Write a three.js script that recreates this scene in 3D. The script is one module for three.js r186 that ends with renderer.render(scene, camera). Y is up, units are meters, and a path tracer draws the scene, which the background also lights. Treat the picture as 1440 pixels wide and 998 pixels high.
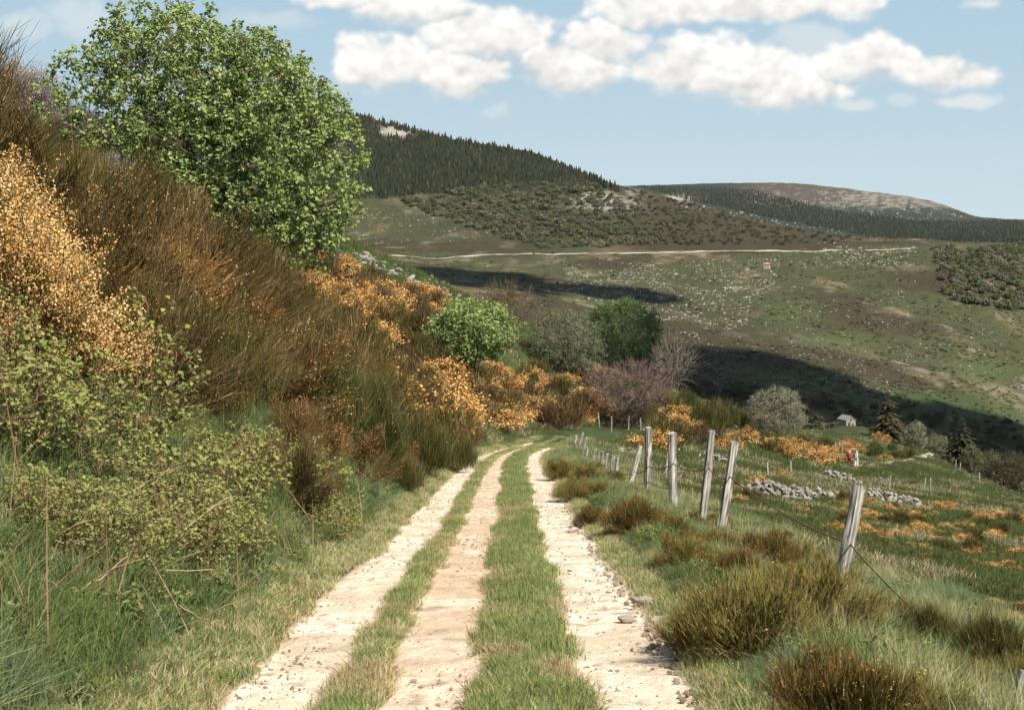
import * as THREE from 'three';
import { MarchingCubes } from 'three/addons/objects/MarchingCubes.js';
import { mergeVertices, mergeGeometries } from 'three/addons/utils/BufferGeometryUtils.js';

// ---------------------------------------------------------------- camera
const F = 1978, CX = 720, CY = 499, PITCH = Math.atan((CY - 350) / F);   // focal length in photo pixels, horizon at row 350
const camera = new THREE.PerspectiveCamera(2 * Math.atan(CY / F) * 180 / Math.PI, 1024 / 709, 0.1, 12000);
camera.position.set(0, 0, 0);                                            // eye 1.65 m above the track
camera.rotation.x = -PITCH;
const scene = new THREE.Scene();
const renderer = new THREE.WebGLRenderer({ antialias: true });
renderer.toneMapping = THREE.LinearToneMapping;
renderer.toneMappingExposure = 2.05;
renderer.shadowMap.enabled = true;

// ---------------------------------------------------------------- random numbers and noise
function rng(seed) { let s = seed >>> 0; return () => { s = (s + 0x6d2b79f5) | 0; let t = Math.imul(s ^ (s >>> 15), 1 | s); t = (t + Math.imul(t ^ (t >>> 7), 61 | t)) ^ t; return ((t ^ (t >>> 14)) >>> 0) / 4294967296; }; }
const hash2 = (i, j) => { let h = Math.imul(i, 374761393) ^ Math.imul(j, 668265263); h = Math.imul(h ^ (h >>> 13), 1274126177); return ((h ^ (h >>> 16)) >>> 0) / 4294967296; };
function vnoise(x, y) {
  const i = Math.floor(x), j = Math.floor(y), fx = x - i, fy = y - j, u = fx * fx * (3 - 2 * fx), w = fy * fy * (3 - 2 * fy);
  const a = hash2(i, j), b = hash2(i + 1, j), c = hash2(i, j + 1), d = hash2(i + 1, j + 1);
  return a + (b - a) * u + (c - a) * w + (a - b - c + d) * u * w;
}
function fbm(x, y, oct = 4) { let s = 0, a = 0.5, n = 0; for (let k = 0; k < oct; k++) { s += a * vnoise(x, y); n += a; a *= 0.5; const t = x * 1.62 - y * 1.18 + 17.3; y = x * 1.18 + y * 1.62 + 5.1; x = t; } return s / n; }
const clamp = (x, a = 0, b = 1) => Math.min(b, Math.max(a, x)), lerp = (a, b, t) => a + (b - a) * t;
const smooth = (a, b, x) => { const t = clamp((x - a) / (b - a)); return t * t * (3 - 2 * t); };
const mixc = (a, b, t) => [lerp(a[0], b[0], t), lerp(a[1], b[1], t), lerp(a[2], b[2], t)];

// pixel of the photograph -> direction, with -z forward
function ray(u, v) {
  const a = (u - CX) / F, b = -(v - CY) / F, c = Math.cos(PITCH), s = Math.sin(PITCH);
  return [a, b * c - s, -c - b * s];
}
const at = (u, v, d) => { const r = ray(u, v), k = -d / r[2]; return [r[0] * k, r[1] * k, -d]; };
const heightFor = (v, d) => d * Math.tan(Math.atan((CY - v) / F) - PITCH);

// ---------------------------------------------------------------- sky
const SUN = new THREE.Vector3(0.45, 0.76, 0.47).normalize();
{
  const W = 4096, Hh = 2048, data = new Float32Array(W * Hh * 4);
  // clouds in view, as ellipses in the photograph: centre, half width, rise, fall
  const blobs = [[545, 95, 85, 58, 44], [500, 92, 40, 40, 40], [640, 105, 95, 50, 36], [690, 52, 110, 62, 60], [590, 10, 110, 40, 34], [500, 0, 90, 20, 14], [800, 98, 105, 52, 38], [850, 60, 80, 36, 50], [960, 95, 90, 60, 44], [1040, 105, 120, 55, 50], [1120, 128, 95, 40, 32], [1230, 82, 66, 42, 46], [1180, 92, 52, 36, 40], [1310, 98, 90, 30, 28], [1370, 106, 38, 20, 20],
    [1030, 8, 210, 40, 30], [940, 20, 120, 34, 22], [1150, 4, 110, 24, 18]];
  const wisps = [[1362, 142, 44, 12, 0.62], [1200, 150, 40, 10, 0.5], [1378, 8, 26, 9, 0.7], [40, 38, 40, 24, 0.42], [100, 30, 60, 34, 0.45], [700, 158, 26, 10, 0.3], [1150, 60, 60, 30, 0.45], [380, 30, 80, 20, 0.3], [1265, 142, 24, 8, 0.3]];
  for (let row = 0; row < Hh; row++) {
    const el = ((row + 0.5) / Hh - 0.5) * Math.PI, y = Math.sin(el), ce = Math.cos(el), e = Math.max(0, y);
    const k = 1 - Math.exp(-e * 5.5), k2 = smooth(0.12, 0.9, e);
    let base = mixc([0.312, 0.372, 0.386], [0.143, 0.246, 0.345], k); base = mixc(base, [0.051, 0.098, 0.186], k2);
    for (let col = 0; col < W; col++) {
      const phi = ((col + 0.5) / W - 0.5) * 2 * Math.PI, x = ce * Math.cos(phi), z = ce * Math.sin(phi), o = (row * W + col) * 4;
      let c = base, alpha = 0, lum = 0;
      if (el > 0) {
        let inView = 0;
        if (z < -0.6 && el < 0.36) {
          const cp = Math.cos(PITCH), sp = Math.sin(PITCH), fw = -y * sp - z * cp, up = y * cp - z * sp;
          const pu = CX + F * x / fw, pv = CY - F * up / fw;
          inView = smooth(-330, -130, pu) * (1 - smooth(1570, 1770, pu)) * smooth(-190, -60, pv);
          if (inView > 0 && pv < 230) {
            const wu = pu + 46 * (fbm(pu / 70, pv / 50, 4) - 0.5), wv = pv + 34 * (fbm(pu / 60 + 40, pv / 44 + 9, 4) - 0.5);
            let D = -1, rel = 0;
            for (const [cu, cv, a, up2, dn] of blobs) { const du = (wu - cu) / a, dv = (wv - cv) / (wv < cv ? up2 : dn), q = 1 - du * du - dv * dv; if (q > D) { D = q; rel = dv; } }
            const n = fbm(pu / 44, pv / 30, 5), n2 = fbm(pu / 15 + 3, pv / 11, 4);
            const b1 = 1 - Math.abs(2 * vnoise(pu / 26 + 7, pv / 20) - 1), b2 = 1 - Math.abs(2 * vnoise(pu / 12, pv / 10 + 5) - 1), bil = 0.65 * b1 + 0.35 * b2, low = smooth(-0.1, 0.8, rel);
            alpha = smooth(0.02, lerp(0.66, 1.25, low), D + (n - 0.5) * 1.1 + (n2 - 0.5) * 0.4 + (bil - 0.55) * 0.28);
            lum = 0.465 - 0.11 * smooth(-0.3, 0.8, rel) + 0.10 * (bil - 0.5) + 0.16 * (n - 0.5) + 0.17 * (n2 - 0.5) * smooth(-0.9, 0.2, D);
            for (const [cu, cv, a, b, s] of wisps) { const q = 1 - ((wu - cu) / a) ** 2 - ((wv - cv) / b) ** 2; const w = s * smooth(-0.2, 0.9, q + (n - 0.5) * 1.4); if (w > alpha) { alpha = w; lum = 0.45; } }
            alpha *= inView;
          }
        }
        if (inView < 1) {   // the same broken cumulus over the rest of the sky
          const s = 1.6 / (e + 0.10), n = fbm(x * s * 1.1 + 31, z * s * 1.1 + 11, 5), a2 = smooth(0.53, 0.62, n) * smooth(0.0, 0.10, e) * (1 - inView);
          if (a2 > alpha) { alpha = a2; lum = 0.46 - 0.14 * smooth(0.58, 0.75, n); }
        }
      }
      if (alpha > 0) c = mixc(base, [lum * 1.01, lum * 0.985, lum * 0.95], alpha * 0.97);
      data[o] = c[0]; data[o + 1] = c[1]; data[o + 2] = c[2]; data[o + 3] = 1;
    }
  }
  const sky = new THREE.DataTexture(data, W, Hh, THREE.RGBAFormat, THREE.FloatType);
  sky.mapping = THREE.EquirectangularReflectionMapping; sky.magFilter = THREE.LinearFilter; sky.needsUpdate = true;
  scene.background = sky; scene.environment = sky;
}
const sun = new THREE.DirectionalLight(new THREE.Color(1.0, 0.925, 0.81), 5);
sun.target.position.set(0, -10, -60); sun.position.copy(SUN).multiplyScalar(300).add(sun.target.position);
sun.castShadow = true; sun.shadow.mapSize.set(4096, 4096);
Object.assign(sun.shadow.camera, { left: -120, right: 120, top: 120, bottom: -120, near: 1, far: 900 });
scene.add(sun, sun.target);

// ---------------------------------------------------------------- scene helpers
const used = new Map();
function numbered(name) { const n = used.get(name) ?? 0; used.set(name, n + 1); return n ? name + '_' + String(n).padStart(3, '0') : name; }
function tag(o, label, category, group, kind) { Object.assign(o.userData, { label, category }); if (group) o.userData.group = group; if (kind) o.userData.kind = kind; return o; }
function shadows(o) { o.traverse((m) => { if (m.isMesh) { m.castShadow = m.receiveShadow = true; } }); return o; }
function thing(name, label, category, pos = [0, 0, 0], turn = 0, group) { const o = new THREE.Group(); o.name = numbered(name); o.position.set(...pos); o.rotation.y = turn; scene.add(o); return tag(o, label, category, group); }
function part(name, geo, mat, parent, kind, label) { const m = new THREE.Mesh(geo, mat); m.name = name; m.castShadow = m.receiveShadow = true; parent.add(m); if (kind) m.userData.kind = kind; if (label) m.userData.label = label; return m; }
function structure(name, geo, mat, label, category) { const m = new THREE.Mesh(geo, mat); m.name = name; m.castShadow = m.receiveShadow = true; scene.add(m); return tag(m, label, category, null, 'structure'); }
const _m = new THREE.Matrix4(), _q = new THREE.Quaternion(), _e = new THREE.Euler(), _p = new THREE.Vector3(), _s = new THREE.Vector3(), _c = new THREE.Color();
function instances(name, geo, mat, list, label, category, kind = 'stuff', parent = scene) {
  const im = new THREE.InstancedMesh(geo, mat, list.length); im.name = parent === scene ? numbered(name) : name;
  list.forEach((it, i) => {
    _e.set(it.tx ?? 0, it.r ?? 0, it.tz ?? 0, 'XYZ'); _q.setFromEuler(_e); _p.set(it.x, it.y, it.z); _s.set(it.s, it.sy ?? it.s, it.sz ?? it.s);
    im.setMatrixAt(i, _m.compose(_p, _q, _s));
    if (it.c) im.setColorAt(i, _c.setRGB(it.c[0], it.c[1], it.c[2]));
  });
  im.castShadow = im.receiveShadow = true; parent.add(im);
  if (parent === scene) tag(im, label, category, null, kind); else im.userData.kind = kind;
  return im;
}

// triangle collector with vertex colours
class Tris {
  constructor(n = 4096) { this.p = new Float32Array(n * 9); this.c = new Float32Array(n * 9); this.n = 0; }
  tri(ax, ay, az, bx, by, bz, cx, cy, cz, col) {
    if ((this.n + 1) * 9 > this.p.length) { const p = new Float32Array(this.p.length * 2), c = new Float32Array(this.p.length * 2); p.set(this.p); c.set(this.c); this.p = p; this.c = c; }
    const o = this.n++ * 9, p = this.p, c = this.c;
    p[o] = ax; p[o + 1] = ay; p[o + 2] = az; p[o + 3] = bx; p[o + 4] = by; p[o + 5] = bz; p[o + 6] = cx; p[o + 7] = cy; p[o + 8] = cz;
    for (let k = 0; k < 9; k += 3) { c[o + k] = col[0]; c[o + k + 1] = col[1]; c[o + k + 2] = col[2]; }
  }
  // a ribbon that tapers to a point, bending towards (bx,by,bz)
  blade(x, y, z, dx, dy, dz, len, w, bx, by, bz, segs, col, R) {
    const a = R() * 6.283; let sx = Math.cos(a), sz = Math.sin(a), sy = 0;
    const dt = sx * dx + sz * dz; sx -= dx * dt; sy -= dy * dt; sz -= dz * dt;
    const l = Math.hypot(sx, sy, sz) || 1; sx *= w / l / 2; sy *= w / l / 2; sz *= w / l / 2;
    let px = x, py = y, pz = z, pw = 1;
    for (let k = 1; k <= segs; k++) {
      const t = k / segs, qx = x + dx * len * t + bx * t * t, qy = y + dy * len * t + by * t * t, qz = z + dz * len * t + bz * t * t, qw = 1 - t * t * 0.9;
      if (k === segs) this.tri(px - sx * pw, py - sy * pw, pz - sz * pw, px + sx * pw, py + sy * pw, pz + sz * pw, qx, qy, qz, col);
      else {
        this.tri(px - sx * pw, py - sy * pw, pz - sz * pw, px + sx * pw, py + sy * pw, pz + sz * pw, qx + sx * qw, qy + sy * qw, qz + sz * qw, col);
        this.tri(px - sx * pw, py - sy * pw, pz - sz * pw, qx + sx * qw, qy + sy * qw, qz + sz * qw, qx - sx * qw, qy - sy * qw, qz - sz * qw, col);
      }
      px = qx; py = qy; pz = qz; pw = qw;
    }
  }
  // a leaf folded along its midrib
  leaf(x, y, z, len, w, R, col, upBias = 0.5) {
    let dx = R() * 2 - 1, dy = (R() * 2 - 1) * 0.6, dz = R() * 2 - 1, l = Math.hypot(dx, dy, dz) || 1; dx /= l; dy /= l; dz /= l;
    let nx = R() * 2 - 1, ny = R() * 2 - 1 + upBias * 2, nz = R() * 2 - 1, sx = dy * nz - dz * ny, sy = dz * nx - dx * nz, sz = dx * ny - dy * nx; l = Math.hypot(sx, sy, sz) || 1; sx *= w / l / 2; sy *= w / l / 2; sz *= w / l / 2;
    nx = sy * dz - sz * dy; ny = sz * dx - sx * dz; nz = sx * dy - sy * dx;   // towards the fold's open side
    const mx = x + dx * len * 0.45, my = y + dy * len * 0.45, mz = z + dz * len * 0.45, f = 0.35, tx = x + dx * len, ty = y + dy * len - len * 0.12, tz = z + dz * len;
    this.tri(x, y, z, mx + sx + nx * f, my + sy + ny * f, mz + sz + nz * f, tx, ty, tz, col);
    this.tri(x, y, z, tx, ty, tz, mx - sx + nx * f, my - sy + ny * f, mz - sz + nz * f, col);
  }
  tube(pts, r0, r1, sides, col) {
    let prev = null;
    pts.forEach((q, i) => {
      const a = pts[Math.max(0, i - 1)], b = pts[Math.min(pts.length - 1, i + 1)];
      let dx = b[0] - a[0], dy = b[1] - a[1], dz = b[2] - a[2], l = Math.hypot(dx, dy, dz) || 1; dx /= l; dy /= l; dz /= l;
      let ux = Math.abs(dy) < 0.9 ? 0 : 1, uy = Math.abs(dy) < 0.9 ? 1 : 0, uz = 0, t = ux * dx + uy * dy; ux -= dx * t; uy -= dy * t; uz -= dz * t; l = Math.hypot(ux, uy, uz); ux /= l; uy /= l; uz /= l;
      const vx = dy * uz - dz * uy, vy = dz * ux - dx * uz, vz = dx * uy - dy * ux, r = lerp(r0, r1, i / (pts.length - 1)), ring = [];
      for (let k = 0; k < sides; k++) { const an = k / sides * 6.2832, c = Math.cos(an) * r, s = Math.sin(an) * r; ring.push([q[0] + ux * c + vx * s, q[1] + uy * c + vy * s, q[2] + uz * c + vz * s]); }
      if (prev) for (let k = 0; k < sides; k++) { const A = prev[k], B = prev[(k + 1) % sides], C = ring[(k + 1) % sides], D = ring[k]; this.tri(...A, ...B, ...C, col); this.tri(...A, ...C, ...D, col); }
      prev = ring;
    });
  }
  geo(smoothShade = false) {
    const g = new THREE.BufferGeometry();
    g.setAttribute('position', new THREE.BufferAttribute(this.p.slice(0, this.n * 9), 3)); g.setAttribute('color', new THREE.BufferAttribute(this.c.slice(0, this.n * 9), 3));
    if (!smoothShade) { g.computeVertexNormals(); return g; }
    const m = mergeVertices(g, 1e-4); m.computeVertexNormals(); return m;
  }
}
const pick = (R, list) => { const c = list[Math.floor(R() * list.length)], k = 0.8 + 0.4 * R(); return [c[0] * k, c[1] * k, c[2] * k]; };

// ---------------------------------------------------------------- terrain
// rows of the photograph (v) at which the ground stands, by column (u) and distance
const DS = [70, 80, 110, 130, 150, 200, 260, 350, 500, 700, 1000, 1350, 1600, 1800, 2400, 3500, 5000, 7000];
const VT = {
  [-700]: [-500, -480, -450, -420, -400, -350, -250, -100, 0, 50, 60, 50, 20, 0, -40, 60, 200, 340],
  [-200]: [60, 40, 20, 20, 20, 40, 100, 120, 240, 300, 290, 260, 240, 220, 170, 220, 250, 345],
  0: [200, 165, 125, 118, 118, 135, 190, 270, 340, 360, 340, 310, 270, 245, 190, 230, 255, 345],
  250: [360, 330, 235, 215, 210, 230, 270, 330, 370, 385, 350, 325, 270, 235, 165, 220, 260, 345],
  400: [490, 450, 335, 300, 290, 310, 340, 370, 400, 400, 360, 345, 290, 250, 145, 230, 262, 345],
  520: [555, 510, 412, 372, 352, 372, 395, 415, 430, 415, 372, 356, 304, 262, 166, 245, 266, 345],
  640: [610, 590, 492, 440, 408, 425, 445, 465, 480, 450, 392, 358, 306, 262, 196, 255, 268, 345],
  740: [632, 624, 578, 525, 462, 472, 490, 510, 520, 480, 402, 356, 304, 262, 214, 262, 266, 345],
  830: [640, 634, 602, 562, 518, 512, 530, 560, 565, 500, 415, 354, 290, 258, 248, 268, 264, 345],
  960: [662, 656, 616, 590, 563, 556, 580, 610, 612, 545, 432, 353, 300, 284, 300, 285, 259, 345],
  1090: [688, 678, 652, 634, 616, 598, 602, 622, 622, 548, 442, 350, 322, 318, 335, 300, 257, 345],
  1200: [705, 697, 684, 674, 664, 640, 611, 600, 626, 575, 452, 349, 334, 338, 345, 320, 267, 345],
  1300: [716, 711, 700, 690, 676, 652, 633, 640, 650, 600, 462, 347, 340, 344, 345, 325, 281, 345],
  1380: [728, 724, 712, 703, 692, 676, 668, 690, 680, 620, 470, 347, 343, 345, 345, 330, 306, 345],
  1440: [738, 734, 722, 715, 708, 698, 697, 720, 702, 640, 480, 347, 344, 345, 345, 325, 309, 345],
  1700: [790, 780, 765, 755, 750, 750, 760, 780, 760, 690, 500, 350, 340, 335, 330, 310, 300, 345],
  2300: [860, 850, 830, 820, 815, 815, 820, 830, 800, 700, 500, 350, 330, 320, 310, 300, 300, 345],
};
const UC = Object.keys(VT).map(Number).sort((a, b) => a - b);
function pchip(xs, ys) {
  const n = xs.length, m = new Float64Array(n), dl = [];
  for (let i = 0; i < n - 1; i++) dl.push((ys[i + 1] - ys[i]) / (xs[i + 1] - xs[i]));
  for (let i = 1; i < n - 1; i++) m[i] = dl[i - 1] * dl[i] <= 0 ? 0 : 2 / (1 / dl[i - 1] + 1 / dl[i]);
  m[0] = dl[0]; m[n - 1] = dl[n - 2];
  return (x) => {
    let i = 0; while (i < n - 2 && x > xs[i + 1]) i++;
    const h = xs[i + 1] - xs[i], t = clamp((x - xs[i]) / h), t2 = t * t, t3 = t2 * t;
    return (2 * t3 - 3 * t2 + 1) * ys[i] + (t3 - 2 * t2 + t) * h * m[i] + (3 * t2 - 2 * t3) * ys[i + 1] + (t3 - t2) * h * m[i + 1];
  };
}
const NU = 301, NL = 420, U0 = -700, U1 = 2300, L0 = Math.log(60), L1 = Math.log(7000), GRID = new Float32Array(NU * NL);
{
  const along = UC.map((u) => pchip(DS.map(Math.log), VT[u]));
  for (let j = 0; j < NL; j++) {
    const L = lerp(L0, L1, j / (NL - 1)), across = pchip(UC, along.map((f) => f(L)));
    for (let i = 0; i < NU; i++) GRID[j * NU + i] = across(lerp(U0, U1, i / (NU - 1)));
  }
}
function tableV(u, d) {
  const a = clamp((u - U0) / (U1 - U0)) * (NU - 1.001), b = clamp((Math.log(Math.max(d, 60)) - L0) / (L1 - L0)) * (NL - 1.001), i = Math.floor(a), j = Math.floor(b), fa = a - i, fb = b - j, o = j * NU + i;
  return lerp(lerp(GRID[o], GRID[o + 1], fa), lerp(GRID[o + NU], GRID[o + NU + 1], fa), fb);
}
const trackX = (d) => d < 48 ? 0 : 0.0021 * (d - 48) ** 2;      // how far the track bends to the right
const trackY = (d) => -1.65 - 0.12 * d + 0.03 * Math.sin(d * 0.21) + 0.02 * Math.sin(d * 0.53 + 1);
function nearH(x, d) {
  const base = trackY(d), xc = x - trackX(d);
  let y = base;
  if (xc < -1.75) {
    const s = -1.75 - xc, w = 0.18 * Math.sin(d * 0.31) + 0.12 * Math.sin(d * 0.83 + 2), q = Math.max(0, s - 0.6 + w * 0.6);
    y += 0.22 * smooth(0, 0.7, s) + 0.84 * Math.min(q, 4.6) + 0.32 * Math.max(0, q - 4.6) + (fbm(x * 0.7, d * 0.5, 3) - 0.5) * 0.5 * smooth(0.4, 1.6, s);
  } else if (xc > 1.15) {
    const s = xc - 1.15;
    y += 0.13 * smooth(0, 0.5, s) * (1 - smooth(0.8, 1.6, s)) - (0.45 + 0.45 * smooth(22, 50, d) * (1 - smooth(60, 75, d))) * smooth(0.9, 2.8, s) - 0.15 * Math.max(0, s - 2.6) + (fbm(x * 0.6 + 9, d * 0.6, 3) - 0.5) * 0.45 * smooth(0.3, 2.5, s);
  }
  return y;
}
function H(x, d) {
  if (d < 70) return nearH(x, d);
  const u = CX + F * x / d * 0.998, y = heightFor(tableV(u, d), d);
  const bump = (fbm(x * 0.12, d * 0.12, 4) - 0.5) * 1.1 * (1 - smooth(300, 600, d)) + smooth(350, 900, d) * ((fbm(x * 0.012, d * 0.012, 5) - 0.5) * 9 + (fbm(x * 0.05 + 7, d * 0.05, 3) - 0.5) * 2.5);
  const k = smooth(70, 104, d), f = y + bump;
  return k >= 1 ? f : lerp(nearH(x, d), f, k);
}
function hit(u, v, d0 = 4, d1 = 6500) {   // where the line of sight through a pixel meets the ground
  const r = ray(u, v), tx = r[0] / -r[2], ty = r[1] / -r[2];
  let a = d0, ya = ty * a - H(tx * a, a);
  for (let d = d0 * 1.012; d < d1; d *= 1.012) {
    const y = ty * d - H(tx * d, d);
    if (ya > 0 && y <= 0) { let lo = d / 1.012, hi = d; for (let k = 0; k < 8; k++) { const m = (lo + hi) / 2; if (ty * m - H(tx * m, m) > 0) lo = m; else hi = m; } return [tx * hi, H(tx * hi, hi), -hi]; }
    ya = y;
  }
  return null;
}
const onGround = (x, d, sink = 0) => [x, H(x, d) - sink, -d];
const inTrack = (x, d) => { const xc = x - trackX(d); return d < 85 ? smooth(-1.95, -1.7, xc) * (1 - smooth(1.12, 1.35, xc)) : 0; };
function project(x, y, d) { const c = Math.cos(PITCH), s = Math.sin(PITCH), fw = d * c - y * s; return [CX + F * x / fw, CY - F * (y * c + d * s) / fw]; }
const blob = (u, v, cu, cv, a, b) => Math.exp(-(((u - cu) / a) ** 2) - ((v - cv) / b) ** 2);

// base colours of the ground, by kind of cover
const C = { soil: [0.06, 0.043, 0.025], moss: [0.040, 0.055, 0.020], turf: [0.045, 0.068, 0.024], pasture: [0.052, 0.058, 0.025], straw: [0.125, 0.098, 0.052], heath: [0.044, 0.035, 0.020], dark: [0.022, 0.023, 0.013], stone: [0.26, 0.24, 0.215], needle: [0.016, 0.019, 0.010] };
function groundColor(x, y, d) {
  const n = fbm(x * 0.35, d * 0.35, 4), n2 = fbm(x * 0.04 + 5, d * 0.04, 4);
  if (d < 60) return mixc(mixc(C.soil, C.moss, smooth(0.3, 0.6, n)), C.straw, 0.45 * smooth(0.58, 0.75, fbm(x * 1.3, d * 1.3, 3)));
  const [u, v] = project(x, y, d), g = fbm(x * 0.012, d * 0.012, 5), g2 = fbm(x * 0.035 + 50, d * 0.02, 4), g3 = fbm(x * 0.09, d * 0.06 + 20, 3);
  const near = mixc(mixc(C.turf, C.moss, smooth(0.4, 0.65, n2)), C.heath, smooth(0.55, 0.68, n));
  if (d < 330) return near;
  const g4 = fbm(x * 0.33 + 3, d * 0.2, 3), g5 = (g4 - 0.5) * 0.7;
  let far = mixc(C.pasture, C.heath, smooth(0.50, 0.62, g + 0.25 * (g3 - 0.5) + 0.5 * g5));
  far = mixc(far, C.straw, 0.75 * smooth(0.57, 0.70, g2 + 0.2 * (g3 - 0.5) + 0.55 * g5));
  far = mixc(far, C.dark, 0.55 * smooth(0.56, 0.7, g4)); far = far.map((q) => q * (0.8 + 0.4 * g4));
  far = mixc(far, C.stone, 0.35 * smooth(0.6, 0.75, g3) * smooth(0.5, 0.6, g2));
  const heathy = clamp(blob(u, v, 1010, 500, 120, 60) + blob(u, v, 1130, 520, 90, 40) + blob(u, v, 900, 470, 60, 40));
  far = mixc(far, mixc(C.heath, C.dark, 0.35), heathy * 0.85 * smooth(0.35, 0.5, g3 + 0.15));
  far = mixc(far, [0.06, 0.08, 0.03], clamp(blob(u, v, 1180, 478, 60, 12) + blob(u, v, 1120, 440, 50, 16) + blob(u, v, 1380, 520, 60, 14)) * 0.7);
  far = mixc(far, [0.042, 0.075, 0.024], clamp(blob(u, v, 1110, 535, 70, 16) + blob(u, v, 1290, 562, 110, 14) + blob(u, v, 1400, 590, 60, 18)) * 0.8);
  if (v < 352 && d > 1250) {
    const flank = smooth(840, 920, u + 60 * (g3 - 0.5)) * (1 - smooth(1150, 1250, u));
    far = mixc(far, mixc(C.heath, C.dark, 0.25), flank * 0.9);
    far = mixc(far, mixc(C.dark, C.pasture, 0.35), blob(u, v, 720, 310, 160, 40) * 0.85);
    const wood = (1 - smooth(268, 282, v + 14 * (g3 - 0.5) + (u - 520) * 0.03)) * (1 - smooth(860, 900, u)) * (d < 2600 ? 1 : 0);
    far = mixc(far, C.needle, wood);
    far = mixc(far, C.stone, clamp(blob(u, v, 850, 278, 42, 18) * 1.3 * smooth(0.42, 0.6, g3) + blob(u, v, 558, 184, 20, 8) * 1.6));
  }
  if (d > 2600) {
    const top = smooth(1010, 1080, u) * smooth(0, 1, clamp((300 + (u - 1390) * 0.02 - v) / 14 + (g3 - 0.5)));
    far = mixc(mixc(C.needle, [0.02, 0.03, 0.022], 0.6), mixc([0.06, 0.05, 0.04], [0.17, 0.155, 0.135], smooth(0.46, 0.60, g3 + 0.22 * smooth(1150, 1230, u) - 0.16)), top);
    far = mixc(far, C.stone, clamp(blob(u, v, 955, 278, 20, 4) * 1.5));
  }
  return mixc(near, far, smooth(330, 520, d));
}
// tileable grain for close ground, dirt and wood
function tile(n, f, seed, make) {
  const data = new Uint8Array(n * n * 4), per = (x, y, c) => { const i = Math.floor(x), j = Math.floor(y), a = x - i, b = y - j, u = a * a * (3 - 2 * a), w = b * b * (3 - 2 * b), h = (p, q) => hash2(((p % c) + c) % c + seed * 131, ((q % c) + c) % c + seed * 71); const A = h(i, j), B = h(i + 1, j), Cc = h(i, j + 1), D = h(i + 1, j + 1); return A + (B - A) * u + (Cc - A) * w + (A - B - Cc + D) * u * w; };
  for (let y = 0; y < n; y++) for (let x = 0; x < n; x++) {
    const s = (k) => per(x / n * k, y / n * k, k), c = make(s, x / n, y / n); const o = (y * n + x) * 4;
    data[o] = clamp(c[0]) * 255; data[o + 1] = clamp(c[1]) * 255; data[o + 2] = clamp(c[2]) * 255; data[o + 3] = 255;
  }
  const t = new THREE.DataTexture(data, n, n); t.wrapS = t.wrapT = THREE.RepeatWrapping; t.magFilter = THREE.LinearFilter; t.needsUpdate = true; return t;
}
const grain = tile(512, 1, 3, (s) => { const a = 0.35 * s(8) + 0.3 * s(24) + 0.35 * s(70) + 0.3 * s(180) - 0.15, k = 0.55 + 0.5 * a; return [k, k, k]; });
const dirtMap = tile(1024, 1, 5, (s) => { const a = 0.3 * s(6) + 0.25 * s(20) + 0.25 * s(64) + 0.2 * s(200), p = s(330) > 0.8 ? -0.2 : 0, k = 0.62 + 0.62 * (a - 0.15) + p; return [k, k * 0.985, k * 0.965]; });
const dirtBump = tile(1024, 1, 6, (s) => { const a = 0.5 * s(14) + 0.3 * s(50) + 0.25 * s(150) + 0.2 * s(320); return [a, a, a]; });
dirtMap.colorSpace = THREE.NoColorSpace;

const groundMat = new THREE.MeshPhysicalMaterial({ vertexColors: true, roughness: 1, map: grain, bumpMap: grain, bumpScale: 0.05, specularIntensity: 0.2 });
{
  const APEX = 10, ts = [], rows = [];
  for (let t = -1.25; t < -0.44; t += 0.02) ts.push(t);
  for (let t = -0.44; t < 0.44; t += 0.0021) ts.push(t);
  for (let t = 0.44; t <= 1.25; t += 0.02) ts.push(t);
  for (let d = -8; d < 5; d += 0.5) rows.push(d);
  for (let d = 5; d < 70; d *= 1.011) rows.push(d);
  for (let d = 70; d < 500; d *= 1.0065) rows.push(d);
  for (let d = 500; d < 2600; d *= 1.0042) rows.push(d);
  for (let d = 2600; d < 7200; d *= 1.011) rows.push(d);
  const nc = ts.length, nr = rows.length, pos = new Float32Array(nc * nr * 3), col = new Float32Array(nc * nr * 3), uv = new Float32Array(nc * nr * 2), idx = new Uint32Array((nc - 1) * (nr - 1) * 6);
  let k = 0;
  for (let j = 0; j < nr; j++) for (let i = 0; i < nc; i++) {
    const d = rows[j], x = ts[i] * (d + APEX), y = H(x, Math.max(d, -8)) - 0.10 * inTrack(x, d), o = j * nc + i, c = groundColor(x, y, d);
    pos[o * 3] = x; pos[o * 3 + 1] = y; pos[o * 3 + 2] = -d; col.set(c, o * 3); uv[o * 2] = x / 2.3; uv[o * 2 + 1] = d / 2.3;
    if (i < nc - 1 && j < nr - 1) { idx[k++] = o; idx[k++] = o + 1; idx[k++] = o + nc + 1; idx[k++] = o; idx[k++] = o + nc + 1; idx[k++] = o + nc; }
  }
  const g = new THREE.BufferGeometry();
  g.setAttribute('position', new THREE.BufferAttribute(pos, 3)); g.setAttribute('color', new THREE.BufferAttribute(col, 3)); g.setAttribute('uv', new THREE.BufferAttribute(uv, 2)); g.setIndex(new THREE.BufferAttribute(idx, 1)); g.computeVertexNormals();
  structure('hillside_ground', g, groundMat, 'grassy hillside falling to the valley and rising to the far hills', 'hillside');
}

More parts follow.
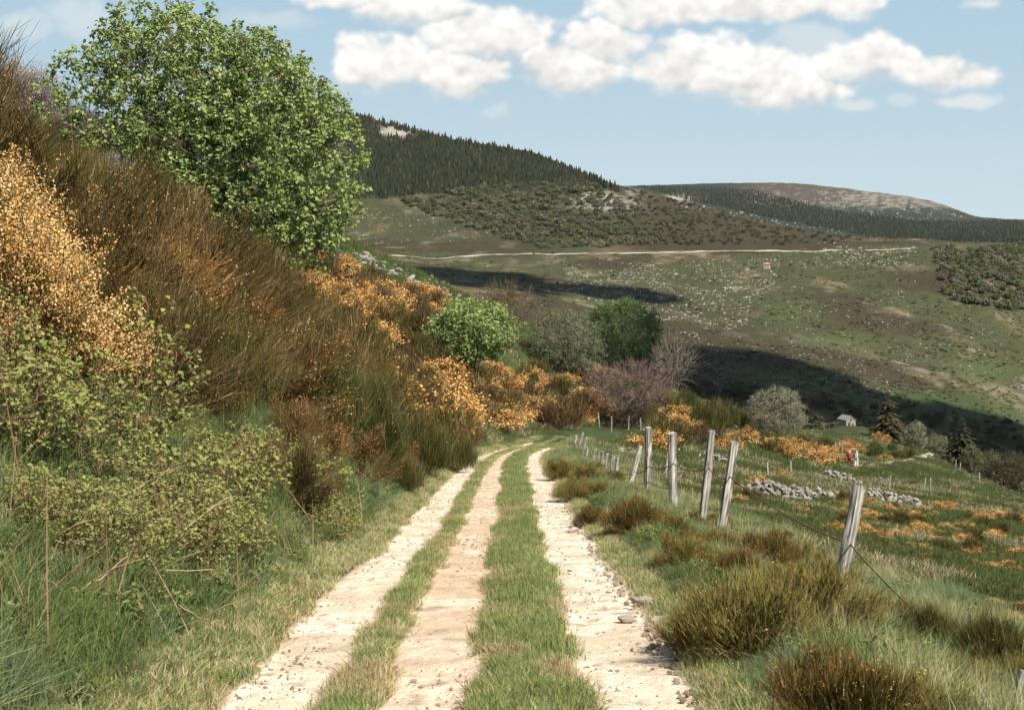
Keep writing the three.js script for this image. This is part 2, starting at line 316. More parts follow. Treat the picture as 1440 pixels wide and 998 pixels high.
// ---------------------------------------------------------------- the track
const LANES = [[-1.72, -1.06], [-0.84, -0.20], [0.36, 1.16]];
const edgeNoise = (d, k) => 0.16 * (fbm(d * 0.9 + k * 31, k * 7.7, 3) - 0.5) * 1.6;
function lane(x, d) {   // 1 on bare dirt, 0 on grass; which lane
  const xc = x - trackX(d); let best = 0, which = -1;
  LANES.forEach(([a, b], i) => { const e = smooth(-0.07, 0.09, xc - a + edgeNoise(d, i * 2)) * (1 - smooth(-0.09, 0.07, xc - b + edgeNoise(d, i * 2 + 1))); if (e > best) { best = e; which = i; } });
  return [best, which];
}
{
  const xs = [], rows = []; for (let x = -2.05; x <= 1.5; x += 0.028) xs.push(x);
  for (let d = 1; d < 86; d *= d < 7 ? 1.03 : 1.0055) rows.push(d);
  const nc = xs.length, nr = rows.length, pos = new Float32Array(nc * nr * 3), col = new Float32Array(nc * nr * 3), uv = new Float32Array(nc * nr * 2), idx = [];
  for (let j = 0; j < nr; j++) for (let i = 0; i < nc; i++) {
    const d = rows[j], x = xs[i] + trackX(d), [b, w] = lane(x, d), o = j * nc + i, edge = inTrack(x, d);
    const rough = (fbm(x * 5, d * 5, 4) - 0.5) * 0.035 + (fbm(x * 1.1, d * 0.8, 2) - 0.5) * 0.05;
    pos.set([x, H(x, d) + rough - 0.035 * b - (1 - edge) * 0.16, -d], o * 3);
    const n = fbm(x * 2.2, d * 1.4, 4), n2 = fbm(x * 9, d * 7, 3);
    let c = w === 1 ? mixc([0.52, 0.395, 0.285], [0.62, 0.51, 0.395], smooth(0.35, 0.65, n)) : mixc([0.54, 0.445, 0.335], [0.68, 0.60, 0.49], smooth(0.3, 0.6, n));
    c = mixc(c, [0.25, 0.17, 0.10], 0.6 * smooth(0.56, 0.72, n2) * smooth(0.45, 0.6, n));
    c = mixc(c, [0.29, 0.19, 0.115], 0.75 * smooth(0.99, 0.6, b) * smooth(0.4, 0.6, n2 + 0.1));
    c = mixc(mixc([0.15, 0.115, 0.06], [0.08, 0.075, 0.034], n), c, smooth(0.15, 0.8, b + (n2 - 0.5) * 0.5));
    col.set(c, o * 3); uv.set([x / 1.3, d / 1.3], o * 2);
    if (i < nc - 1 && j < nr - 1) idx.push(o, o + 1, o + nc + 1, o, o + nc + 1, o + nc);
  }
  const g = new THREE.BufferGeometry(); g.setAttribute('position', new THREE.BufferAttribute(pos, 3)); g.setAttribute('color', new THREE.BufferAttribute(col, 3)); g.setAttribute('uv', new THREE.BufferAttribute(uv, 2)); g.setIndex(idx); g.computeVertexNormals();
  structure('dirt_track', g, new THREE.MeshPhysicalMaterial({ vertexColors: true, roughness: 0.95, map: dirtMap, bumpMap: dirtBump, bumpScale: 0.02, specularIntensity: 0.25 }), 'pale dirt track with three worn lanes running down the hill', 'track');
}
// a ribbon of road laid on the ground through a list of points
function ribbon(name, pts, width, col, label, category, lift = 0.25) {
  const curve = new THREE.CatmullRomCurve3(pts.map((p) => new THREE.Vector3(p[0], 0, p[2]))), n = pts.length * 40, t = new Tris();
  let pa = null, pb = null;
  for (let i = 0; i <= n; i++) {
    const p = curve.getPoint(i / n), q = curve.getTangent(i / n), w = width / 2 * (0.85 + 0.3 * fbm(i * 0.3, 3, 2)), nx = -q.z, nz = q.x, l = Math.hypot(nx, nz) || 1;
    const A = [p.x + nx / l * w, H(p.x + nx / l * w, -p.z - nz / l * w) + lift, p.z + nz / l * w], B = [p.x - nx / l * w, H(p.x - nx / l * w, -p.z + nz / l * w) + lift, p.z - nz / l * w];
    if (pa) { const k = 0.85 + 0.3 * fbm(i * 0.7, 9, 2), c = col.map((z) => z * k); t.tri(...pa, ...B, ...A, c); t.tri(...pa, ...pb, ...B, c); }
    pa = A; pb = B;
  }
  return structure(name, t.geo(true), new THREE.MeshPhysicalMaterial({ vertexColors: true, roughness: 1, specularIntensity: 0.2 }), label, category);
}
const farHit = (u, v) => hit(u, v, 430);
ribbon('gravel_road', [[480, 364], [560, 360], [620, 358.5], [680, 357], [740, 355.5], [800, 354], [870, 352.5], [940, 351.5], [1010, 351], [1080, 349], [1150, 347.5], [1230, 346], [1290, 344.5]].map(([u, v]) => { const d = 1330; return at(u, v, d); }), 4.2, [0.36, 0.325, 0.27], 'pale gravel road crossing the far hillside below the wood', 'road', 0.45);
ribbon('footpath', [[1186, 657], [1205, 656.5], [1225, 655], [1250, 651], [1284, 645.5]].map(([u, v]) => hit(u, v, 100) ?? at(u, v, 200)), 0.8, [0.20, 0.18, 0.11], 'narrow worn footpath where the two hikers walk', 'path', 0.12);
ribbon('path_bend', [[1290, 644], [1300, 642], [1309, 640], [1312, 637], [1304, 635]].map(([u, v]) => hit(u, v, 100) ?? at(u, v, 230)), 1.0, [0.30, 0.27, 0.22], 'short pale bend of the path beyond the two hikers', 'path', 0.2);

// ---------------------------------------------------------------- materials for plants
const plantMat = (t = 0.3) => new THREE.MeshPhysicalMaterial({ vertexColors: true, roughness: 1, transmission: t, thickness: 0, side: THREE.DoubleSide, specularIntensity: 0.25 });
const leafMat = plantMat(0.3), twigMat = new THREE.MeshPhysicalMaterial({ vertexColors: true, roughness: 0.9, side: THREE.DoubleSide, specularIntensity: 0.25 }), flowerMat = plantMat(0.3), grassMat = plantMat(0.3);
const barkMat = new THREE.MeshPhysicalMaterial({ vertexColors: true, roughness: 0.95, specularIntensity: 0.2 });
const rockMat = new THREE.MeshPhysicalMaterial({ vertexColors: true, roughness: 0.95, specularIntensity: 0.25, bumpMap: grain, bumpScale: 0.02 });

// ---------------------------------------------------------------- brooms: a fan of thin upright twigs
const PAL = {
  olive: [[0.059, 0.057, 0.012], [0.074, 0.060, 0.014], [0.045, 0.053, 0.012], [0.086, 0.057, 0.016]],
  brown: [[0.072, 0.042, 0.015], [0.058, 0.040, 0.014], [0.085, 0.050, 0.019], [0.05, 0.037, 0.013], [0.12, 0.08, 0.04]],
  green: [[0.043, 0.056, 0.014], [0.054, 0.062, 0.017], [0.035, 0.048, 0.013], [0.077, 0.066, 0.021]],
  rust: [[0.160, 0.074, 0.017], [0.116, 0.064, 0.017], [0.082, 0.062, 0.015], [0.068, 0.068, 0.016]],
  mound: [[0.123, 0.117, 0.028], [0.151, 0.130, 0.035], [0.093, 0.099, 0.022], [0.184, 0.116, 0.039]],
  dry: [[0.30, 0.22, 0.13], [0.24, 0.17, 0.10], [0.20, 0.14, 0.08]],
  gold: [[0.62, 0.34, 0.085], [0.70, 0.42, 0.13], [0.56, 0.27, 0.055], [0.74, 0.50, 0.20]],
  peach: [[0.717, 0.451, 0.185], [0.789, 0.565, 0.298], [0.641, 0.375, 0.129], [0.699, 0.422, 0.146]],
  orange: [[0.582, 0.305, 0.083], [0.637, 0.370, 0.119], [0.504, 0.243, 0.053]],
};
function broom({ seed, h = 2, r = 1.1, n = 7000, clumps = 80, tw = 0.4, w = 0.007, up = 0.6, colors = PAL.olive, lean = [0, 0], flowers = 0, fsize = 0.02, fcol = PAL.gold, segs = 2, bare = 0.25, nf = 4, rough = 0.3 }) {
  const R = rng(seed), T = new Tris(8192), S = new Tris(512), Fl = new Tris(2048), cl = [];
  for (let i = 0; i < clumps; i++) {
    const az = R() * 6.2832, c = Math.pow(R(), 0.8), q = Math.sqrt(1 - c * c), x = Math.cos(az) * q, z = Math.sin(az) * q, lobe = 1 + rough * ((fbm(x * 2 + seed * 5, z * 2 + c, 3) - 0.5) * 2 + (R() - 0.5) * 0.8), p = [x * r * lobe * 0.8, 0.1 * h + c * h * 0.72 * lobe, z * r * lobe * 0.8];
    let dx = x * (1 - up) + (R() - 0.5) * 0.5 + lean[0], dy = c * (1 - up) + up, dz = z * (1 - up) + (R() - 0.5) * 0.5 + lean[1]; const l = Math.hypot(dx, dy, dz);
    cl.push({ p, d: [dx / l, dy / l, dz / l], hue: pick(R, colors), fl: R() < bare ? 0.12 : 0.6 + 0.8 * R(), size: 0.13 + 0.13 * R() });
    S.tube([[p[0] * 0.05, -0.1, p[2] * 0.05], [p[0] * 0.45, p[1] * 0.55, p[2] * 0.45], p], 0.012, 0.004, 3, [0.10, 0.072, 0.045]);
  }
  for (let i = 0; i < n; i++) {
    const k = cl[Math.floor(R() * clumps)], t = 0.42 + 0.58 * Math.sqrt(R()), j = k.size * r, px = k.p[0] * t + (R() + R() - 1) * j, py = Math.max(0, k.p[1] * t + (R() + R() - 1) * j * 0.8), pz = k.p[2] * t + (R() + R() - 1) * j;
    let dx = k.d[0] + (R() - 0.5) * 0.9, dy = k.d[1] + (R() - 0.5) * 0.5, dz = k.d[2] + (R() - 0.5) * 0.9; const l = Math.hypot(dx, dy, dz) || 1; dx /= l; dy /= l; dz /= l;
    const dead = R() < 0.035, len = tw * (0.5 + 0.8 * R()) * (dead ? 1.25 : 1), c = dead ? pick(R, PAL.dry) : mixc(k.hue, pick(R, colors), 0.5);
    T.blade(px, py, pz, dx, dy, dz, len, w, (lean[0] + (R() - 0.5) * 0.4) * 0.25 * len, -0.05 * len, (lean[1] + (R() - 0.5) * 0.4) * 0.25 * len, segs, c, R);
    if (t > 0.6 && R() < flowers * k.fl) {
      const m = 1 + Math.floor(R() * nf), fc = pick(R, fcol);
      for (let q = 0; q < m; q++) { const s = len * (0.35 + 0.7 * R()), f = fsize * (0.7 + 0.7 * R()); Fl.leaf(px + dx * s + (R() - 0.5) * f * 2, py + dy * s, pz + dz * s + (R() - 0.5) * f * 2, f, f * 0.9, R, fc, 0.2); }
    }
  }
  return { twig: T.geo(), stem: S.geo(), blossom: Fl.n ? Fl.geo() : null };
}
function placeBroom(name, g, pos, scale, turn, label, category, group, squash = 1) {
  if (/orange|golden/.test(label) && name === 'broom_shrub') name = 'flowering_broom';
  const t = thing(name, label, category, pos, turn, group); t.scale.set(scale, scale * squash, scale);
  part('stem', g.stem, twigMat, t, 'stuff'); part('twig', g.twig, twigMat, t, 'stuff'); if (g.blossom) part('blossom', g.blossom, flowerMat, t, 'stuff');
  return t;
}
const near = {
  brownA: broom({ seed: 11, h: 1.9, r: 1.2, n: 13000, clumps: 48, w: 0.0055, tw: 0.2, colors: PAL.brown.concat(PAL.olive), lean: [0.05, 0], flowers: 0.02, fsize: 0.014, fcol: PAL.orange, up: 0.32, rough: 0.5 }),
  brownB: broom({ seed: 12, h: 1.7, r: 1.2, n: 13000, clumps: 46, rough: 0.55, w: 0.0055, fsize: 0.013, tw: 0.19, colors: PAL.brown.concat(PAL.olive), lean: [0.05, 0], flowers: 0.06, fcol: PAL.orange, bare: 0.5, up: 0.3 }),
  brownC: broom({ seed: 13, h: 1.5, r: 1.15, n: 13000, clumps: 46, rough: 0.55, w: 0.0055, tw: 0.18, colors: PAL.brown.concat(PAL.rust), lean: [0.05, 0], flowers: 0.2, fcol: PAL.orange.concat(PAL.peach), fsize: 0.014, bare: 0.45, up: 0.28 }),
  gold: broom({ seed: 14, h: 1.75, r: 1.15, n: 6500, clumps: 70, tw: 0.3, up: 0.45, colors: PAL.olive, flowers: 2.2, fsize: 0.019, fcol: PAL.peach, bare: 0.08, nf: 13, rough: 0.45 }),
  tall: broom({ seed: 15, h: 2.1, r: 0.9, n: 7500, clumps: 70, tw: 0.62, w: 0.0075, up: 0.9, colors: PAL.green, flowers: 0.02 }),
  olive: broom({ seed: 16, h: 1.35, r: 1.05, n: 6500, tw: 0.46, w: 0.0075, up: 0.78, colors: PAL.olive.concat(PAL.green), flowers: 0.01 }),
  low: broom({ seed: 17, h: 0.62, r: 0.7, n: 8500, clumps: 70, tw: 0.11, w: 0.0045, up: 0.5, rough: 0.4, colors: PAL.mound, flowers: 0.012, fsize: 0.012 }),
  rust: broom({ seed: 18, h: 0.62, r: 0.65, n: 8500, clumps: 60, tw: 0.13, w: 0.0045, up: 0.55, rough: 0.4, colors: PAL.rust.concat(PAL.olive), flowers: 0.05, fsize: 0.012, fcol: PAL.orange }),
};
const mid = {
  olive: broom({ seed: 31, h: 1.4, r: 1.2, n: 1500, clumps: 45, tw: 0.42, w: 0.022, segs: 1, up: 0.7, colors: PAL.olive }),
  green: broom({ seed: 32, h: 1.5, r: 1.0, n: 1500, clumps: 45, tw: 0.5, w: 0.022, up: 0.85, segs: 1, colors: PAL.green }),
  brown: broom({ seed: 33, h: 1.4, r: 1.2, n: 1500, clumps: 45, tw: 0.42, w: 0.022, segs: 1, colors: PAL.brown }),
  orangeA: broom({ seed: 34, h: 1.25, r: 1.25, n: 1500, clumps: 40, tw: 0.3, w: 0.02, up: 0.5, segs: 1, colors: PAL.brown, flowers: 1.1, fsize: 0.07, fcol: PAL.peach.concat(PAL.orange), bare: 0.3, nf: 3 }),
  orangeB: broom({ seed: 35, h: 1.05, r: 1.35, n: 1500, clumps: 36, tw: 0.28, w: 0.02, up: 0.5, segs: 1, colors: PAL.rust, flowers: 0.8, fsize: 0.065, fcol: PAL.orange.concat(PAL.peach), bare: 0.4, nf: 3 }),
  orangeC: broom({ seed: 36, h: 1.2, r: 1.2, n: 1500, clumps: 40, tw: 0.3, w: 0.02, up: 0.55, segs: 1, colors: PAL.brown.concat(PAL.olive), flowers: 0.6, fsize: 0.06, fcol: PAL.orange, bare: 0.65, nf: 2 }),
};

// ---------------------------------------------------------------- leafy trees and shrubs
function tree({ seed, rx, ry, rz = rx, cy, stems = 1, trunkR = 0.12, limbs = 14, clusters = 400, leaves = 9, leafL = 0.12, leafW = 0.08, spread = 0.3, colors, bark = [0.10, 0.085, 0.065], twigs = true, lobes = 0.28, bareTwigs = 0, off = [0, 0], inner = 0.35, upBias = 0.5, twigR = 0.006, lowCut = 0.05 }) {
  const R = rng(seed), L = new Tris(16384), B = new Tris(4096), ox = seed * 3.7, samples = [];
  const lobe = (x, y, z) => 1 + lobes * ((fbm(x * 1.9 + ox, y * 1.9 + z * 1.3, 3) - 0.5) * 2.4);
  const point = (k) => { const a = R() * 6.2832, c = R() * 2 - 1, s = Math.sqrt(1 - c * c), x = Math.cos(a) * s, z = Math.sin(a) * s, q = k * lobe(x, c, z); return [off[0] + x * rx * q, cy + c * ry * q, off[1] + z * rz * q]; };
  const path = (a, b, n, sag, wob) => { const out = []; for (let i = 0; i <= n; i++) { const t = i / n; out.push([lerp(a[0], b[0], t) + Math.sin(t * 3.14) * (R() - 0.5) * wob, lerp(a[1], b[1], t) + Math.sin(t * 3.14) * sag, lerp(a[2], b[2], t) + Math.sin(t * 3.14) * (R() - 0.5) * wob]); } return out; };
  const mains = [];
  for (let i = 0; i < stems; i++) {
    const a = i / stems * 6.28 + R(), sp = stems > 1 ? 0.45 : 0.1, top = [off[0] + Math.cos(a) * rx * sp * (0.4 + R() * 0.8), cy + ry * (0.35 + 0.45 * R()), off[1] + Math.sin(a) * rz * sp * (0.4 + R() * 0.8)], base = [Math.cos(a) * 0.18 * (stems > 1 ? 1 : 0), -0.25, Math.sin(a) * 0.18 * (stems > 1 ? 1 : 0)];
    const p = path(base, top, 9, 0, rx * 0.12); mains.push(p); B.tube(p, trunkR * (0.8 + 0.4 * R()), trunkR * 0.18, 7, bark); p.slice(3).forEach((q) => samples.push(q));
  }
  for (let i = 0; i < limbs; i++) {
    const m = mains[i % mains.length], s = m[2 + Math.floor(R() * (m.length - 3))], e = point(0.72 + 0.2 * R()); if (e[1] < s[1] - ry * 0.5) e[1] = s[1] + R() * 0.3;
    const p = path(s, e, 6, ry * 0.08, rx * 0.14); B.tube(p, trunkR * 0.42, trunkR * 0.07, 5, bark); p.forEach((q, k) => { if (k > 1) samples.push(q); });
  }
  for (let i = 0; i < clusters; i++) {
    const p = point(inner + (1 - inner) * Math.pow(R(), 0.5)); if (p[1] < lowCut) continue;
    let best = samples[0], bd = 1e9; for (const s of samples) { const d = (s[0] - p[0]) ** 2 + ((s[1] - p[1]) * 1.3 + 0.2) ** 2 + (s[2] - p[2]) ** 2; if (d < bd) { bd = d; best = s; } }
    if (twigs) B.tube(path(best, p, 3, 0.05, 0.1), twigR * 1.6, twigR * 0.6, 3, bark);
    const hue = pick(R, colors);
    for (let j = 0; j < leaves; j++) {
      const q = [p[0] + (R() + R() - 1) * spread, p[1] + (R() + R() - 1) * spread, p[2] + (R() + R() - 1) * spread], k = 0.75 + 0.5 * R();
      L.leaf(q[0], q[1], q[2], leafL * k, leafW * k, R, mixc(hue, pick(R, colors), 0.4), upBias);
    }
    for (let j = 0; j < bareTwigs; j++) {
      let dx = p[0] - off[0] + (R() - 0.5) * rx * 1.2, dy = (p[1] - cy) + ry * 0.9 * R(), dz = p[2] - off[1] + (R() - 0.5) * rz * 1.2; const l = Math.hypot(dx, dy, dz) || 1, len = spread * (1 + R() * 1.5);
      B.blade(p[0], p[1], p[2], dx / l, dy / l, dz / l, len, twigR * 1.6, 0, 0.1 * len, 0, 2, bark.map((c) => c * (0.8 + 0.5 * R())), R);
    }
  }
  return { crown: L.geo(), trunk: B.geo() };
}
function placeTree(name, g, pos, turn, label, category, group, scale = 1) { const t = thing(name, label, category, pos, turn, group); t.scale.setScalar(scale); part('trunk', g.trunk, barkMat, t); part('crown', g.crown, leafMat, t); return t; }
const GR = { fresh: [[0.198, 0.264, 0.078], [0.235, 0.289, 0.097], [0.162, 0.229, 0.066], [0.277, 0.314, 0.122]], deep: [[0.068, 0.114, 0.026], [0.080, 0.130, 0.032], [0.096, 0.147, 0.037]], willow: [[0.157, 0.174, 0.097], [0.126, 0.143, 0.074], [0.189, 0.198, 0.120]], pale: [[0.216, 0.216, 0.136], [0.176, 0.176, 0.104], [0.256, 0.248, 0.176]], mauve: [[0.163, 0.109, 0.096], [0.131, 0.086, 0.076], [0.191, 0.136, 0.116]], bramble: [[0.187, 0.210, 0.055], [0.232, 0.244, 0.071], [0.143, 0.172, 0.047], [0.276, 0.264, 0.097]], catkin: [[0.344, 0.317, 0.302], [0.278, 0.248, 0.234], [0.416, 0.393, 0.370]], conifer: [[0.026, 0.033, 0.017], [0.034, 0.039, 0.018], [0.045, 0.044, 0.019]], russet: [[0.088, 0.066, 0.025], [0.109, 0.079, 0.034], [0.074, 0.066, 0.025]] };

// big green tree on the bank
{
  const d = 38, g = tree({ seed: 41, rx: 4.0, ry: 4.1, rz: 3.8, cy: 4.0, stems: 7, trunkR: 0.08, limbs: 56, clusters: 3000, leaves: 19, leafL: 0.12, leafW: 0.10, spread: 0.18, colors: GR.fresh, bark: [0.085, 0.07, 0.055], inner: 0.4, lobes: 0.26, off: [-0.3, 0], lowCut: 0.1 });
  placeTree('broadleaf_tree', g, [at(318, 430, d)[0], heightFor(425, d) - 0.1, -d], 0, 'large bright green broadleaf tree with many stems on the steep bank', 'tree');
}
// trees in the middle distance: pixel of the foot, distance
const stand = (u, v, d) => { const p = hit(u, v, 50) ?? at(u, v, d); return [p[0], H(p[0], -p[2]) - 0.05, p[2]]; };
const standAt = (u, v, d) => { const p = at(u, v, d); return [p[0], H(p[0], d) - 0.05, -d]; };
// u, v of the foot, height in the photograph, height of the shape as built
function plant(name, g, u, v, px, tall, turn, label, category) { const p = stand(u, v, 130); return placeTree(name, g, p, turn, label, category, null, px / F * -p[2] / tall); }
plant('broadleaf_tree', tree({ seed: 42, rx: 2.9, ry: 1.95, cy: 3.6, stems: 3, trunkR: 0.09, limbs: 22, clusters: 700, leaves: 11, leafL: 0.2, leafW: 0.15, spread: 0.26, colors: GR.fresh, lobes: 0.22, off: [0.35, 0] }), 655, 545, 127, 5.6, 0.4, 'small green tree with forked bare trunk above the track end', 'tree');
plant('willow_tree', tree({ seed: 43, rx: 3.0, ry: 2.9, cy: 2.9, stems: 4, trunkR: 0.09, limbs: 26, clusters: 900, leaves: 12, leafL: 0.17, leafW: 0.08, spread: 0.28, colors: GR.willow, lobes: 0.22 }), 795, 527, 98, 5.8, 0, 'rounded grey-green willow beside the dense green tree', 'tree');
plant('broadleaf_tree', tree({ seed: 44, rx: 4.5, ry: 4.2, cy: 4.2, stems: 3, trunkR: 0.13, limbs: 26, clusters: 1700, leaves: 12, leafL: 0.2, leafW: 0.15, spread: 0.34, colors: GR.deep, lobes: 0.14, inner: 0.6 }), 873, 522, 106, 8.5, 0, 'dense dark green dome-shaped tree behind the mauve bush', 'tree');
plant('bare_bush', tree({ seed: 45, rx: 3.2, ry: 2.0, cy: 2.7, stems: 6, trunkR: 0.06, limbs: 50, clusters: 1000, leaves: 5, leafL: 0.08, leafW: 0.06, spread: 0.3, colors: GR.mauve, bark: [0.13, 0.092, 0.078], bareTwigs: 5, twigR: 0.012, lobes: 0.3, inner: 0.25 }), 887, 598, 97, 4.9, 0, 'mauve brown leafless bush with a tangle of twigs', 'bush');
plant('bare_bush', tree({ seed: 46, rx: 2.0, ry: 2.3, cy: 2.7, stems: 4, trunkR: 0.06, limbs: 46, clusters: 220, leaves: 0, colors: GR.mauve, bark: [0.16, 0.13, 0.105], spread: 0.5, bareTwigs: 4, twigR: 0.015, lobes: 0.4, inner: 0.3 }), 948, 552, 80, 5.2, 0, 'grey leafless shrub with upright bare branches beside the mauve bush', 'bush');
plant('round_tree', tree({ seed: 47, rx: 2.8, ry: 2.4, cy: 3.1, stems: 4, trunkR: 0.08, limbs: 30, clusters: 900, leaves: 9, leafL: 0.14, leafW: 0.08, spread: 0.26, colors: GR.pale, bark: [0.14, 0.12, 0.1], lobes: 0.12, inner: 0.5, bareTwigs: 2, twigR: 0.01 }), 1092, 624, 84, 5.6, 0, 'ball-shaped pale grey-green tree above orange broom', 'tree');
placeTree('bare_bush', tree({ seed: 48, rx: 2.6, ry: 2.2, cy: 2.4, stems: 5, trunkR: 0.05, limbs: 40, clusters: 400, leaves: 3, leafL: 0.1, leafW: 0.06, spread: 0.4, colors: GR.russet, bark: [0.15, 0.11, 0.08], bareTwigs: 4, twigR: 0.014 }), stand(1098, 560, 175), 0, 'brown twiggy bush showing behind the ball-shaped pale tree', 'bush');
placeTree('bare_bush', tree({ seed: 49, rx: 3.0, ry: 2.6, cy: 2.8, stems: 5, trunkR: 0.05, limbs: 40, clusters: 420, leaves: 7, leafL: 0.14, leafW: 0.08, spread: 0.4, colors: GR.russet, bark: [0.12, 0.09, 0.06], bareTwigs: 3, twigR: 0.014 }), stand(708, 470, 152), 0, 'brown half-leafed thicket on the ridge above the willow', 'bush');
{
  const g = broom({ seed: 50, h: 2.3, r: 2.3, n: 6500, clumps: 120, tw: 0.55, w: 0.012, up: 0.75, colors: [[0.15, 0.11, 0.10], [0.12, 0.09, 0.08], [0.2, 0.15, 0.13]], flowers: 1.2, fsize: 0.05, fcol: GR.catkin, bare: 0, nf: 4, rough: 0.35 });
  for (const [u, v, d, sc, turn, label] of [[20, 172, 40, 0.72, 0, 'leafless shrub covered in pale mauve catkins on the bank top'], [112, 205, 37, 0.45, 1.5, 'smaller catkin shrub touching the uphill side of the large tree'], [160, 270, 34.5, 0.4, 3, 'grey mauve catkin shrub at the uphill foot of the large tree']]) placeBroom('catkin_shrub', g, [at(u, v, d)[0], heightFor(v, d), -d], sc, turn, label, 'shrub');
}
// conifers
function conifer(seed, h, r, tiers, needles, cols) {
  const R = rng(seed), L = new Tris(8192), B = new Tris(256); B.tube([[0, -0.2, 0], [0, h * 0.5, 0], [0, h * 0.97, 0]], h * 0.022, 0.01, 6, [0.07, 0.055, 0.04]);
  for (let i = 0; i < tiers; i++) {
    const t = i / tiers, y = h * (0.06 + 0.92 * t), rr = r * Math.pow(1 - t, 0.8) * (0.75 + 0.4 * R()) + 0.06, n = Math.max(5, Math.round(needles * (1 - t * 0.6)));
    for (let k = 0; k < n; k++) { const a = R() * 6.283, len = rr * (0.7 + 0.5 * R()), c = pick(R, cols); for (let q = 0; q < 4; q++) { const s = 0.15 + 0.25 * q, px = Math.cos(a) * len * s, pz = Math.sin(a) * len * s, py = y + 0.1 * len - 0.28 * len * s; L.blade(px, py, pz, Math.cos(a + (R() - 0.5) * 1.6) * 0.85, -0.25 + R() * 0.45, Math.sin(a + (R() - 0.5) * 1.6) * 0.85, len * 0.45 + 0.1, len * 0.24 + 0.05, 0, -0.1 * len, 0, 1, c, R); } }
  }
  return { crown: L.geo(), trunk: B.geo() };
}
placeTree('spruce_tree', conifer(61, 9.6, 3.6, 26, 24, GR.russet.concat(GR.conifer)), standAt(1248, 607, 262), 0, 'broad russet green spruce on the crest by the stone house', 'tree');
placeTree('spruce_tree', conifer(62, 9.2, 3.5, 28, 24, GR.conifer), standAt(1352, 662, 238), 0, 'dark pointed spruce standing beside the path bend', 'tree');
placeTree('willow_tree', tree({ seed: 63, rx: 2.1, ry: 2.7, cy: 2.9, stems: 3, trunkR: 0.08, limbs: 16, clusters: 330, leaves: 10, leafL: 0.24, leafW: 0.14, spread: 0.35, colors: GR.pale }), standAt(1288, 628, 250), 0, 'whitish budding tree between the two spruces', 'tree');
placeTree('willow_tree', tree({ seed: 64, rx: 2.6, ry: 2.0, cy: 2.2, stems: 3, trunkR: 0.08, limbs: 16, clusters: 330, leaves: 9, leafL: 0.24, leafW: 0.14, spread: 0.35, colors: GR.willow }), standAt(1318, 632, 262), 0, 'low pale green tree next to the dark pointed spruce', 'tree');
placeTree('broadleaf_tree', tree({ seed: 65, rx: 1.8, ry: 2.4, cy: 2.4, stems: 3, trunkR: 0.08, limbs: 14, clusters: 260, leaves: 10, leafL: 0.24, leafW: 0.16, spread: 0.35, colors: GR.russet.concat(GR.willow) }), standAt(1365, 672, 225), 0, 'small yellowish tree at the foot of the dark pointed spruce', 'tree');
placeTree('willow_tree', tree({ seed: 66, rx: 2.1, ry: 2.6, cy: 2.8, stems: 3, trunkR: 0.08, limbs: 14, clusters: 300, leaves: 9, leafL: 0.24, leafW: 0.14, spread: 0.35, colors: GR.willow.concat(GR.russet) }), standAt(1390, 678, 232), 0, 'grey budding tree next to the brown trees at the hill edge', 'tree');
placeTree('broadleaf_tree', tree({ seed: 67, rx: 3.6, ry: 3.4, cy: 3.4, stems: 3, trunkR: 0.1, limbs: 18, clusters: 600, leaves: 10, leafL: 0.26, leafW: 0.18, spread: 0.4, colors: [[0.075, 0.062, 0.025], [0.06, 0.056, 0.022], [0.09, 0.07, 0.03]] }), standAt(1425, 690, 228), 0, 'wide olive brown tree at the hill edge', 'tree');

